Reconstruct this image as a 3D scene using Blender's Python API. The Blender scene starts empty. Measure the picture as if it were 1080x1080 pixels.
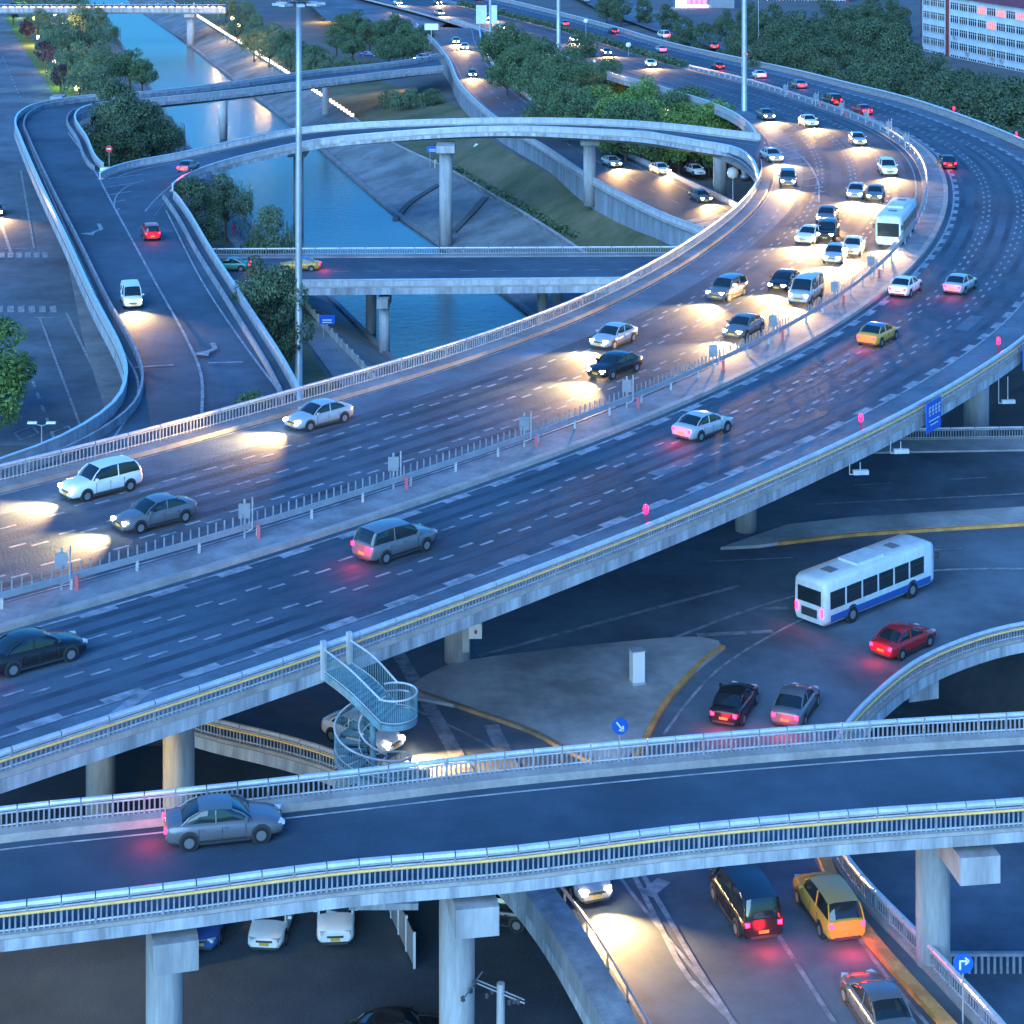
import bpy, bmesh, math, random
from mathutils import Vector, Matrix
from mathutils.geometry import tessellate_polygon
random.seed(7)
S = bpy.context.scene
C = S.collection
R = math.radians
# ------------------------------------------------------------------ camera
F, HC = 2100.0, 53.0          # focal length in photo pixels, camera height (m)
cam = bpy.data.objects.new('camera', bpy.data.cameras.new('camera'))
C.objects.link(cam)
cam.location = (0, 0, HC); cam.rotation_euler = (R(90), 0, 0)
cam.data.sensor_width = 36; cam.data.lens = F / 1080 * 36
cam.data.shift_y = -696 / 1080
cam.data.clip_start = 1; cam.data.clip_end = 9000
S.camera = cam
# ------------------------------------------------------------------ dusk sky
SUN_EL, SUN_ROT = 3.0, 205.0
W = bpy.data.worlds.new('World'); S.world = W; W.use_nodes = True
nt = W.node_tree; nt.nodes.clear()
sky = nt.nodes.new('ShaderNodeTexSky'); sky.sky_type = 'NISHITA'; sky.sun_disc = False
sky.sun_elevation = R(SUN_EL); sky.sun_rotation = R(SUN_ROT)
sky.air_density = 1.0; sky.dust_density = 0.3; sky.ozone_density = 4.0
mix = nt.nodes.new('ShaderNodeMix'); mix.data_type = 'RGBA'; mix.blend_type = 'MULTIPLY'
mix.inputs['Factor'].default_value = 1.0
mix.inputs['B'].default_value = (0.32, 0.86, 1.30, 1)
bg = nt.nodes.new('ShaderNodeBackground'); bg.inputs['Strength'].default_value = 0.15
out = nt.nodes.new('ShaderNodeOutputWorld')
nt.links.new(sky.outputs[0], mix.inputs['A']); nt.links.new(mix.outputs['Result'], bg.inputs[0]); nt.links.new(bg.outputs[0], out.inputs[0])
sl = bpy.data.lights.new('sun', 'SUN'); sl.energy = 0.8; sl.angle = R(60); sl.color = (0.44, 0.73, 1.0)
so = bpy.data.objects.new('sun', sl); C.objects.link(so)
so.rotation_euler = (R(64), R(0), R(-20))       # last glow of the sky, from behind the viewer
S.view_settings.view_transform = 'Standard'; S.view_settings.look = 'None'
S.view_settings.gamma = 1; S.view_settings.exposure = 2.65
# ------------------------------------------------------------------ materials
def mat(name, col, rough=0.7, metal=0.0, var=0.0, scale=1.0, bump=0.0, bscale=20.0, emit=None, es=0.0, spec=0.5, col2=None, stretch=None, trans=0.0):
    m = bpy.data.materials.new(name); m.use_nodes = True
    n = m.node_tree.nodes; l = m.node_tree.links; b = n['Principled BSDF']
    b.inputs['Base Color'].default_value = (*col, 1); b.inputs['Roughness'].default_value = rough
    b.inputs['Metallic'].default_value = metal; b.inputs['Specular IOR Level'].default_value = spec
    if emit:
        b.inputs['Emission Color'].default_value = (*emit, 1); b.inputs['Emission Strength'].default_value = es
    if var or col2:
        tc = n.new('ShaderNodeTexCoord'); mp = n.new('ShaderNodeMapping')
        l.new(tc.outputs['Object'], mp.inputs[0])
        if stretch: mp.inputs['Scale'].default_value = stretch
        nz = n.new('ShaderNodeTexNoise'); nz.inputs['Scale'].default_value = scale
        nz.inputs['Detail'].default_value = 8; nz.inputs['Roughness'].default_value = 0.65
        l.new(mp.outputs[0], nz.inputs['Vector'])
        cr = n.new('ShaderNodeValToRGB'); cr.color_ramp.elements[0].position = 0.36; cr.color_ramp.elements[1].position = 0.66
        c2 = col2 or tuple(min(1, c * (1 + var)) for c in col)
        c1 = col if col2 else tuple(c * (1 - var) for c in col)
        cr.color_ramp.elements[0].color = (*c1, 1); cr.color_ramp.elements[1].color = (*c2, 1)
        l.new(nz.outputs[0], cr.inputs[0])
        n2 = n.new('ShaderNodeTexNoise'); n2.inputs['Scale'].default_value = scale * 9; n2.inputs['Detail'].default_value = 4
        l.new(mp.outputs[0], n2.inputs['Vector'])
        mr = n.new('ShaderNodeMapRange'); mr.inputs[3].default_value = 0.78; mr.inputs[4].default_value = 1.22
        l.new(n2.outputs[0], mr.inputs[0])
        mx = n.new('ShaderNodeMix'); mx.data_type = 'RGBA'; mx.blend_type = 'MULTIPLY'; mx.inputs['Factor'].default_value = 1
        l.new(cr.outputs[0], mx.inputs['A']); l.new(mr.outputs[0], mx.inputs['B']); l.new(mx.outputs['Result'], b.inputs['Base Color'])
    if bump:
        tc = n.new('ShaderNodeTexCoord'); nb = n.new('ShaderNodeTexNoise'); nb.inputs['Scale'].default_value = bscale; nb.inputs['Detail'].default_value = 4
        bp = n.new('ShaderNodeBump'); bp.inputs['Strength'].default_value = bump; bp.inputs['Distance'].default_value = 0.1
        l.new(tc.outputs['Object'], nb.inputs['Vector']); l.new(nb.outputs[0], bp.inputs['Height']); l.new(bp.outputs[0], b.inputs['Normal'])
    if trans:
        b.inputs['Transmission Weight'].default_value = trans
    return m
M = {}
M['asphalt'] = mat('asphalt', (0.062, 0.100, 0.138), 0.85, var=0.3, scale=0.07, bump=0.3, bscale=6, spec=.22)
M['asphalt_light'] = mat('asphalt_light', (0.098, 0.142, 0.185), 0.75, var=0.28, scale=0.2, bump=0.25, bscale=6, spec=.35)
M['asphalt_track'] = mat('asphalt_track', (0.046, 0.076, 0.108), 0.78, var=0.35, scale=0.15, bump=0.2, bscale=6, spec=.22)
M['lamp_orange'] = mat('orange_lamp', (0.9, 0.5, 0.2), 0.4, emit=(1.0, 0.42, 0.10), es=.8)
M['asphalt_old'] = mat('asphalt_old', (0.066, 0.098, 0.130), 0.75, var=0.35, scale=0.06, bump=0.3, bscale=6, spec=.3)
M['asphalt_low'] = mat('asphalt_low', (0.105, 0.140, 0.178), 0.85, var=0.35, scale=0.10, bump=0.08, bscale=5, spec=.3)
M['paint'] = mat('road_paint', (0.42, 0.44, 0.46), 0.6, var=0.35, scale=0.9)
M['paint_worn'] = mat('road_paint_worn', (0.24, 0.27, 0.31), 0.7, var=0.45, scale=1.3)
M['paint_yellow'] = mat('road_paint_yellow', (0.50, 0.27, 0.07), 0.6, var=0.25, scale=0.9)
M['concrete'] = mat('concrete', (0.34, 0.36, 0.39), 0.8, var=0.22, scale=0.35, bump=0.2, bscale=8)
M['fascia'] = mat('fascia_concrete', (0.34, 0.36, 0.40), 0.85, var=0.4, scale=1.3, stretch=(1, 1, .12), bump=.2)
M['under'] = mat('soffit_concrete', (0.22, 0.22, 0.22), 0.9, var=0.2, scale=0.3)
M['median'] = mat('median_paving', (0.20, 0.22, 0.25), 0.85, var=0.3, scale=0.5)
M['kerb'] = mat('kerb_stone', (0.33, 0.31, 0.30), 0.8, var=0.2, scale=0.6)
M['walk'] = mat('paving', (0.21, 0.22, 0.24), 0.8, var=0.25, scale=0.25)
M['island'] = mat('island_paving', (0.36, 0.36, 0.36), 0.85, var=0.35, scale=0.16)
M['rail'] = mat('rail_paint', (0.43, 0.44, 0.47), 0.55, var=0.22, scale=1.0, stretch=(1.5, 1.5, .3))
M['rail_top'] = mat('handrail_metal', (0.56, 0.59, 0.65), 0.30, metal=0.3, var=0.15, scale=1.0)
M['baluster'] = mat('baluster_paint', (0.25, 0.27, 0.31), 0.6, var=0.25, scale=2)
M['yellow'] = mat('yellow_paint', (0.85, 0.50, 0.17), 0.45, var=0.12, scale=1.5)
M['kerb_yellow'] = mat('kerb_yellow_paint', (0.62, 0.30, 0.09), 0.6, var=0.25, scale=1.0)
M['kerb_tan'] = mat('kerb_tan_paint', (0.30, 0.21, 0.13), 0.8, var=0.25, scale=0.8)
M['pier'] = mat('pier_concrete', (0.33, 0.34, 0.36), 0.85, var=0.28, scale=0.9, stretch=(1, 1, 0.14), bump=0.15)
M['wall'] = mat('wall_concrete', (0.24, 0.27, 0.31), 0.85, var=0.3, scale=0.8, stretch=(1, 1, 0.15))
M['steel'] = mat('galvanised_steel', (0.42, 0.46, 0.50), 0.45, metal=0.5, var=0.1, scale=1)
M['dark'] = mat('dark_metal', (0.04, 0.045, 0.05), 0.5)
M['stair'] = mat('stair_paint', (0.13, 0.25, 0.29), 0.6, var=0.25, scale=1.5)
M['water'] = mat('water', (0.045, 0.090, 0.085), 0.25, col2=(0.065, 0.115, 0.105), scale=0.02, bump=0.6, bscale=0.7, spec=.28)
M['grass'] = mat('grass', (0.06, 0.085, 0.035), 0.95, col2=(0.17, 0.15, 0.09), scale=0.10, bump=0.6, bscale=5)
M['grass_lit'] = mat('lawn', (0.09, 0.16, 0.025), 0.95, var=0.4, scale=0.3, bump=0.5, bscale=5)
M['soil'] = mat('soil', (0.075, 0.09, 0.10), 0.95, col2=(0.12, 0.13, 0.135), scale=0.08)
M['bank'] = mat('bank_concrete', (0.17, 0.19, 0.20), 0.85, var=0.35, scale=0.15)
M['stone'] = mat('stone', (0.28, 0.29, 0.30), 0.85, var=0.35, scale=0.8, bump=0.6, bscale=3)
M['bark'] = mat('bark', (0.07, 0.055, 0.045), 0.9)
M['leaf'] = mat('leaf', (0.045, 0.095, 0.045), 0.8, col2=(0.10, 0.17, 0.08), scale=0.35)
M['leaf_dark'] = mat('leaf_dark', (0.040, 0.074, 0.044), 0.85, col2=(0.095, 0.150, 0.080), scale=0.3)
M['leaf_willow'] = mat('leaf_willow', (0.075, 0.13, 0.075), 0.8, col2=(0.15, 0.21, 0.12), scale=0.4)
M['leaf_lime'] = mat('leaf_lime', (0.08, 0.16, 0.035), 0.8, col2=(0.16, 0.26, 0.07), scale=0.4)
M['leaf_purple'] = mat('leaf_purple', (0.025, 0.015, 0.035), 0.7, col2=(0.05, 0.025, 0.06), scale=0.5)
M['white'] = mat('white_paint', (0.72, 0.74, 0.76), 0.4)
M['blue_sign'] = mat('sign_blue', (0.010, 0.11, 0.50), 0.4)
M['red_sign'] = mat('sign_red', (0.55, 0.02, 0.03), 0.4)
M['orange'] = mat('orange_box', (0.65, 0.33, 0.06), 0.5)
M['glass'] = mat('window_glass', (0.02, 0.04, 0.06), 0.08, spec=0.8)
M['brick'] = mat('red_brick', (0.22, 0.05, 0.05), 0.85, var=0.2, scale=1)
M['roof_red'] = mat('red_roof', (0.17, 0.035, 0.045), 0.6, var=0.2, scale=0.5)
M['facade'] = mat('facade', (0.58, 0.66, 0.72), 0.7, var=0.12, scale=0.3)
M['facade_grey'] = mat('facade_grey', (0.20, 0.22, 0.26), 0.7, var=0.12, scale=0.3)
M['tyre'] = mat('tyre', (0.015, 0.015, 0.016), 0.8)
M['rim'] = mat('rim', (0.45, 0.46, 0.48), 0.3, metal=0.7)
M['carglass'] = mat('car_glass', (0.015, 0.025, 0.03), 0.06, spec=0.8)
M['plate'] = mat('plate', (0.55, 0.33, 0.05), 0.5)
M['head'] = mat('headlight_on', (0.9, 0.85, 0.7), 0.3, emit=(1.0, 0.80, 0.50), es=22)
M['head_off'] = mat('headlight_off', (0.6, 0.65, 0.7), 0.12)
M['tail'] = mat('taillight_on', (0.5, 0.01, 0.01), 0.3, emit=(1.0, 0.004, 0.02), es=8)
M['tail_off'] = mat('taillight_off', (0.22, 0.01, 0.01), 0.2)
M['beacon'] = mat('red_beacon', (0.5, 0.01, 0.01), 0.3, emit=(1.0, 0.006, 0.05), es=2.0)
M['lamp_warm'] = mat('warm_lamp', (0.9, 0.7, 0.4), 0.4, emit=(1.0, 0.62, 0.28), es=4)
M['lamp_white'] = mat('white_lamp', (0.9, 0.85, 0.8), 0.4, emit=(1.0, 0.68, 0.50), es=.9)
M['lamp_lime'] = mat('lime_lamp', (0.7, 0.9, 0.2), 0.4, emit=(0.75, 1.0, 0.12), es=2)
M['neon'] = mat('neon_sign', (0.7, 0.02, 0.2), 0.4, emit=(1.0, 0.03, 0.22), es=4)
M['neon_white'] = mat('neon_white', (0.9, 0.9, 1.0), 0.4, emit=(0.8, 0.85, 1.0), es=3)
M['neon_gold'] = mat('shop_light', (0.9, 0.7, 0.1), 0.4, emit=(1.0, 0.60, 0.08), es=2.5)
M['win_lit'] = mat('lit_window', (0.8, 0.3, 0.2), 0.4, emit=(1.0, 0.10, 0.10), es=.12)
for k, c in dict(white=(.72,.74,.76), silver=(.42,.45,.48), black=(.02,.02,.024), blue=(.03,.10,.32), red=(.38,.02,.03), grey=(.16,.17,.19), green=(.04,.26,.20), gold=(.60,.33,.05)).items():
    M['car_' + k] = mat('car_' + k, c, 0.22, metal=0.25 if k in ('silver', 'grey') else 0.0)
for k, c in dict(navy=(.03,.05,.13), red=(.4,.03,.05), grey=(.2,.2,.22), cream=(.5,.45,.35)).items():
    M['cloth_' + k] = mat('cloth_' + k, c, 0.9)
M['skin'] = mat('skin', (.45,.27,.19), .6); M['hair'] = mat('hair', (.015,.012,.01), .6)
# ------------------------------------------------------------------ mesh helpers
def P(px, py, z=0.0):
    """photo pixel -> the world point it shows on the level z"""
    Y = F * (HC - z) / (py + 156.0)
    return Vector(((px - 540.0) * Y / F, Y, z))
class MB:
    def __init__(s): s.v = []; s.f = []; s.m = []
    def poly(s, pts, mi=0):
        b = len(s.v); s.v += [tuple(p) for p in pts]; s.f.append(tuple(range(b, b + len(pts)))); s.m.append(mi)
    def box(s, c, sx, sy, sz, rot=0.0, mi=0, tilt=None):
        """c is the centre of the base"""
        ca, sa = math.cos(rot), math.sin(rot); b = len(s.v)
        for z in (0, sz):
            for x, y in ((-sx/2, -sy/2), (sx/2, -sy/2), (sx/2, sy/2), (-sx/2, sy/2)):
                s.v.append((c[0] + x*ca - y*sa, c[1] + x*sa + y*ca, c[2] + z))
        for q in ((0,3,2,1), (4,5,6,7), (0,1,5,4), (1,2,6,5), (2,3,7,6), (3,0,4,7)):
            s.f.append(tuple(b + i for i in q)); s.m.append(mi)
    def tube(s, a, b_, r0, r1=None, n=10, mi=0, cap=True):
        r1 = r0 if r1 is None else r1
        a = Vector(a); b_ = Vector(b_); d = (b_ - a).normalized()
        u = d.orthogonal().normalized(); w = d.cross(u); b = len(s.v)
        for p, r in ((a, r0), (b_, r1)):
            for i in range(n):
                t = 2*math.pi*i/n; s.v.append(tuple(p + u*math.cos(t)*r + w*math.sin(t)*r))
        for i in range(n):
            j = (i+1) % n; s.f.append((b+i, b+j, b+n+j, b+n+i)); s.m.append(mi)
        if cap:
            s.f.append(tuple(b+i for i in range(n-1, -1, -1))); s.m.append(mi)
            s.f.append(tuple(b+n+i for i in range(n))); s.m.append(mi)
    def lathe(s, c, prof, n=20, mi=0):
        b = len(s.v); k = len(prof)
        for r, z in prof:
            for i in range(n):
                t = 2*math.pi*i/n; s.v.append((c[0]+r*math.cos(t), c[1]+r*math.sin(t), c[2]+z))
        for q in range(k-1):
            for i in range(n):
                j = (i+1) % n; s.f.append((b+q*n+i, b+q*n+j, b+(q+1)*n+j, b+(q+1)*n+i)); s.m.append(mi)
        s.f.append(tuple(b+i for i in range(n-1,-1,-1))); s.m.append(mi)
        s.f.append(tuple(b+(k-1)*n+i for i in range(n))); s.m.append(mi)
    def sweep(s, pts, prof, side=1, closed=True, mi=0, i0=0, i1=None, ends=True):
        """prof: (offset to the left of travel * side, height); pts: list of Vectors"""
        N = normals(pts); i1 = len(pts) if i1 is None else i1; k = len(prof); b = len(s.v)
        for i in range(i0, i1):
            for o, h in prof:
                q = pts[i] + N[i]*(o*side); s.v.append((q.x, q.y, q.z + h))
        m = i1 - i0
        for i in range(m-1):
            for j in range(k if closed else k-1):
                a = b+i*k+j; c = b+i*k+(j+1) % k
                s.f.append((a, c, c+k, a+k)); s.m.append(mi)
        if closed and ends and m > 1:
            s.f.append(tuple(b+j for j in range(k))); s.m.append(mi)
            s.f.append(tuple(b+(m-1)*k+j for j in range(k-1,-1,-1))); s.m.append(mi)
    def build(s, name, mats, parent=None, smooth=False):
        me = bpy.data.meshes.new(name); me.from_pydata(s.v, [], s.f)
        for m in (mats if isinstance(mats, (list, tuple)) else [mats]):
            me.materials.append(M[m] if isinstance(m, str) else m)
        if any(s.m): me.polygons.foreach_set('material_index', s.m)
        bm = bmesh.new(); bm.from_mesh(me); bmesh.ops.recalc_face_normals(bm, faces=bm.faces[:]); bm.to_mesh(me); bm.free()
        if smooth: me.polygons.foreach_set('use_smooth', [True]*len(me.polygons))
        o = bpy.data.objects.new(name, me); C.objects.link(o)
        if parent is not None:
            o.parent = parent; o.matrix_parent_inverse = parent.matrix_basis.inverted()
        return o
def normals(pts):
    N = []
    for i in range(len(pts)):
        a = pts[max(0, i-1)]; b = pts[min(len(pts)-1, i+1)]
        t = Vector((b.x-a.x, b.y-a.y, 0)); t.normalize(); N.append(Vector((-t.y, t.x, 0)))
    return N
def spline(cp, step=None, n=None):
    """smooth curve through the control points, resampled evenly"""
    q = [cp[0]*2 - cp[1]] + list(cp) + [cp[-1]*2 - cp[-2]]; out = []
    for i in range(1, len(q)-2):
        p0, p1, p2, p3 = q[i-1:i+3]
        t0 = 0; t1 = t0 + max(1e-3, (p1-p0).length)**.5; t2 = t1 + max(1e-3, (p2-p1).length)**.5; t3 = t2 + max(1e-3, (p3-p2).length)**.5
        for k in range(24):
            t = t1 + (t2-t1)*k/24
            A1 = p0*((t1-t)/(t1-t0)) + p1*((t-t0)/(t1-t0)); A2 = p1*((t2-t)/(t2-t1)) + p2*((t-t1)/(t2-t1)); A3 = p2*((t3-t)/(t3-t2)) + p3*((t-t2)/(t3-t2))
            B1 = A1*((t2-t)/(t2-t0)) + A2*((t-t0)/(t2-t0)); B2 = A2*((t3-t)/(t3-t1)) + A3*((t-t1)/(t3-t1))
            out.append(B1*((t2-t)/(t2-t1)) + B2*((t-t1)/(t2-t1)))
    out.append(cp[-1].copy()); return resample(out, step, n)
def resample(pl, step=None, n=None):
    L = [0]
    for a, b in zip(pl, pl[1:]): L.append(L[-1] + (b-a).length)
    n = n or max(2, int(round(L[-1]/step)) + 1); out = []; j = 0
    for i in range(n):
        d = L[-1]*i/(n-1)
        while j < len(L)-2 and L[j+1] < d: j += 1
        t = (d-L[j])/max(1e-9, L[j+1]-L[j]); out.append(pl[j].lerp(pl[j+1], min(1, max(0, t))))
    return out
def smooth_pl(pl, it=3):
    for _ in range(it):
        pl = [pl[0]] + [(pl[i-1]+pl[i]*2+pl[i+1])/4 for i in range(1, len(pl)-1)] + [pl[-1]]
    return pl
def shift(pts, d, dz=0.0):
    N = normals(pts); return [p + n*d + Vector((0, 0, dz)) for p, n in zip(pts, N)]
def cross_at(p, n, edge, lim=60):
    """signed distance from p along n to the polyline edge"""
    best = None
    for a, b in zip(edge, edge[1:]):
        ex, ey = b.x-a.x, b.y-a.y; det = n.x*(-ey) + n.y*ex
        if abs(det) < 1e-9: continue
        rx, ry = a.x-p.x, a.y-p.y
        t = (rx*(-ey) + ry*ex)/det; u = (n.x*ry - n.y*rx)/det
        if -0.001 <= u <= 1.001 and abs(t) < lim and (best is None or abs(t) < abs(best)): best = t
    return best
def tag(o, label=None, cat=None, group=None, kind=None):
    if label: o['label'] = label
    if cat: o['category'] = cat
    if group: o['group'] = group
    if kind: o['kind'] = kind
    return o
def empty(name, loc, label=None, cat=None, group=None, rz=0.0):
    o = bpy.data.objects.new(name, None); C.objects.link(o); o.location = loc; o.rotation_euler = (0, 0, rz)
    o.empty_display_size = 0.5; return tag(o, label, cat, group)
def copy_tree(o, parent=None):
    c = o.copy(); C.objects.link(c); c.parent = parent
    for ch in list(o.children): copy_tree(ch, c)
    return c
def sheet(name, pts, m, kind='structure', parent=None, th=0):
    mb = MB(); tri = tessellate_polygon([pts])
    for p in pts: mb.v.append(tuple(p))
    for t in tri: mb.f.append(tuple(t)); mb.m.append(0)
    o = mb.build(name, m, parent)
    me = o.data                                  # a sheet faces up
    if me.polygons and sum(p.normal.z for p in me.polygons) < 0: me.flip_normals()
    if kind and parent is None: tag(o, kind=kind)
    return o
def ribbon(mb, Lp, Rp, dz=0.0, mi=0):
    b = len(mb.v)
    for a, c in zip(Lp, Rp): mb.v += [(a.x, a.y, a.z+dz), (c.x, c.y, c.z+dz)]
    for i in range(len(Lp)-1):
        mb.f.append((b+2*i, b+2*i+1, b+2*i+3, b+2*i+2)); mb.m.append(mi)
LM = [0]
def line_mark(mb, pts, w, dz=0.02, dash=None, off=0.0, mi=0):
    """painted line along pts; dash=(on, off) in sample counts"""
    LM[0] = (LM[0]+1) % 17; dz += LM[0]*.0011
    a = shift(pts, off+w/2, dz); c = shift(pts, off-w/2, dz); i = 0; n = len(pts)
    if not dash: ribbon(mb, a, c, 0, mi); return
    while i < n-1:
        j = min(n, i+dash[0]+1); ribbon(mb, a[i:j], c[i:j], 0, mi); i += dash[0]+dash[1]
def extend(pl, d0, d1, step=2.5):
    a = (pl[0]-pl[1]).normalized(); b = (pl[-1]-pl[-2]).normalized(); a.z = b.z = 0
    return [pl[0]+a*step*i for i in range(int(d0/step), 0, -1)] + pl + [pl[-1]+b*step*i for i in range(1, int(d1/step)+1)]
def circ(r, n=8, o=0.0, h=0.0): return [(o+r*math.cos(2*math.pi*i/n), h+r*math.sin(2*math.pi*i/n)) for i in range(n)]
# ------------------------------------------------------------------ decks and railings
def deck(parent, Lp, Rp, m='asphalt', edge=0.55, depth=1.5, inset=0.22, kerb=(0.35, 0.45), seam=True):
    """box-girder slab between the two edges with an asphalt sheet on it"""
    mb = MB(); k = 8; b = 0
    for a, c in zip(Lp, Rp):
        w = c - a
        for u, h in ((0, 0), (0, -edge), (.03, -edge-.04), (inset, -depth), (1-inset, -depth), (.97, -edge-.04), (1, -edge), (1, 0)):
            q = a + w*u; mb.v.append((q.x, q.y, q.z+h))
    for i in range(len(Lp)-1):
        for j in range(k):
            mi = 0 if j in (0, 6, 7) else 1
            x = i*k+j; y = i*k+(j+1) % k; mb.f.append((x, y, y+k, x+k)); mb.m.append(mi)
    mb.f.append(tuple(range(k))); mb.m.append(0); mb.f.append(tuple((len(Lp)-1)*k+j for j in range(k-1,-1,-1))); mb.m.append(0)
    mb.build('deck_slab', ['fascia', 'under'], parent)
    r = MB(); ribbon(r, [a.lerp(c, .004) for a, c in zip(Lp, Rp)], [a.lerp(c, .996) for a, c in zip(Lp, Rp)], 0.01)
    r.build('roadway', m, parent)
def railing(parent, pts, side, h=1.1, seg=1.25, style='baluster', yellow=False, kerb=0.12, kw=0.5, per=2, dens=6, rtop=0.13, kerbmat='kerb', label=None):
    """side=+1: outside is to the left of travel. pts = deck edge"""
    pl = resample(pts, step=seg); base = shift(pl, -0.18*side, 0)
    hb = MB(); N = normals(base)
    if style == 'solid':
        hb.sweep(base, [(-.13, h-.12), (.17, h-.12), (.17, h), (-.13, h)], side)
        r = hb.build('railing', 'rail_top', parent)
        w = MB(); w.sweep(base, [(-.10, .0), (.12, .0), (.12, h-.125), (-.06, h-.125)], side); w.build('parapet', 'rail', r)
    else:
        # segmented top pipe with dark joints
        for i in range(len(base)-1):
            a, b = base[i], base[i+1]; d = (b-a)
            p = [a + d*0.02 + Vector((0,0,h-rtop)), a + d*0.98 + Vector((0,0,h-rtop))]
            hb.tube(p[0], p[1], rtop, n=8)
        r = hb.build('railing', 'rail_top', parent, smooth=False)
        lo = MB(); lo.sweep(base, circ(0.035, 6, 0, kerb+.10), side); lo.sweep(base, circ(0.04, 6, 0, h-2.6*rtop), side); lo.build('lower_rail', 'rail', r)
        if yellow:
            y = MB(); y.sweep(base, circ(0.055, 8, .10, h-3.0*rtop), side); y.build('yellow_pipe', 'yellow', r)
        i = 0
        while i < len(base)-1:
            j = min(len(base)-1, i+per); pm = MB()
            for q in range(i, j):
                a, b = base[q], base[q+1]; ang = math.atan2(b.y-a.y, b.x-a.x)
                pm.box((a.x, a.y, a.z+kerb), .09, .11, h-kerb-rtop, ang)
                for e in range(1, dens):
                    c = a.lerp(b, e/dens)
                    pm.box((c.x, c.y, c.z+kerb), .065, .05, h-kerb-2.4*rtop, ang)
            pm.build('baluster_panel', 'baluster', r); i = j
    if label: tag(r, label)
    if kerb:
        k = MB(); k.sweep(pts, [(-.02, .012), (-.02, kerb), (-kw, kerb), (-kw-.03, .012)], side); k.build('kerb', kerbmat, parent)
    return r
def pier(parent, x, y, ztop, zbot, r, cap=True, capw=3.2, capd=1.6, rot=0.0, n=24):
    mb = MB(); mb.lathe((x, y, zbot), [(r*1.0, 0), (r, ztop-zbot-(1.0 if cap else 0))], n)
    p = mb.build('pier', 'pier', parent, smooth=False)
    for f in p.data.polygons: f.use_smooth = len(f.vertices) == 4
    if cap:
        c = MB(); c.box((x, y, ztop-1.0), capw, capd, 1.0, rot); c.build('pier_cap', 'pier', p)
    return p
# ================================================================== setting: ground, river, banks
def PZ(L, z): return [P(x, y, z) for x, y in L]
def interpY(line, Y):
    """X and z of a line at depth Y"""
    if Y <= line[0].y: a, b = line[0], line[1]
    elif Y >= line[-1].y: a, b = line[-2], line[-1]
    else:
        for a, b in zip(line, line[1:]):
            if a.y <= Y <= b.y: break
    t = (Y-a.y)/(b.y-a.y); return a.x + (b.x-a.x)*t, a.z + (b.z-a.z)*min(1, max(0, t))
WT = sorted(PZ([(30,-30), (62,12), (100,60), (150,140), (190,185), (232,222), (262,262), (323,321), (375,380), (420,432)], 0), key=lambda p: p.y)
WW = sorted(PZ([(80,-10), (93,15), (125,43), (158,92), (192,147), (250,213), (275,252), (351,317), (411,377), (450,415)], -3), key=lambda p: p.y)
EW = sorted(PZ([(120,-10), (153,15), (193,43), (240,80), (305,130), (360,177), (393,207), (417,227), (462,258), (530,310), (620,380)], -3), key=lambda p: p.y)
ET = sorted(PZ([(150,-18), (200,15), (293,75), (360,120), (410,153), (480,187), (567,240), (600,262), (680,315)], .2), key=lambda p: p.y)
EG = sorted([P(230,5,.5), P(330,62,1), P(420,92,2), P(483,110,3.2), P(520,150,4.2), P(567,177,4.2), P(613,200,4.2), P(700,257,4.2), P(760,300,4.2)], key=lambda p: p.y)
Ys = [-300, 60, 120, 150, 165, 172, 185, 200] + [210+10*i for i in range(40)] + [640, 700, 780, 860, 960, 1200, 2000, 7000]
gm = MB(); cols = None; rows = []
def ez(Y): return 0.0 if Y < 166 else (5.4 if Y > 173 else 5.4*(Y-166)/7)
for Y in Ys:
    wt = interpY(WT, Y)[0]; ww = interpY(WW, Y)[0]; ew = interpY(EW, Y)[0]; et = interpY(ET, Y)[0]; eg, gz = interpY(EG, Y)
    if Y < 172: # the river is bridged over by the junction here; keep the cut narrow and regular
        ww = max(ww, wt+1); ew = max(ew, ww+4); et = max(et, ew+1); eg = max(eg, et+2)
    eg = max(eg, et+1.5)
    rows.append([(-4000, Y, 0), (-400, Y, 0), (wt, Y, 0), (ww, Y, -3.1), (ww+2, Y, -5), (ew-2, Y, -5), (ew, Y, -3.1), (et, Y, .2), (et+1.2, Y, .2), (eg, Y, gz if Y > 172 else .2), (max(eg+6, 50), Y, ez(Y)), (400, Y, ez(Y)), (4000, Y, ez(Y))])
k = len(rows[0])
for r in rows: gm.v += r
for i in range(len(rows)-1):
    for j in range(k-1):
        a = i*k+j; gm.f.append((a, a+1, a+k+1, a+k)); Y = Ys[i]
        # 0 soil, 1 bank concrete, 2 grass, 3 paving
        if j in (2, 3, 4, 5, 6): mi = 1
        elif j == 7: mi = 3
        elif j == 8: mi = 2 if Y > 170 else 3
        elif j in (0, 1): mi = 0 if Y > 100 else 3
        else: mi = 0 if Y > 160 else 3
        gm.m.append(mi)
tag(gm.build('ground', ['soil', 'bank', 'grass', 'walk']), kind='structure')
wv = [Vector((-900, 150, -3)), Vector((400, 150, -3)), Vector((400, 1500, -3)), Vector((-900, 1500, -3))]
# the water only lies between its banks
wm = MB()
for Y in Ys[3:-3]:
    a = interpY(WW, Y)[0]; b = interpY(EW, Y)[0]; b = max(b, a+4); wm.v += [(a-.4, Y, -3), (b+.4, Y, -3)]
for i in range(len(wm.v)//2-1): wm.f.append((2*i, 2*i+1, 2*i+3, 2*i+2)); wm.m.append(0)
tag(wm.build('river_water', 'water'), kind='structure')
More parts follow.
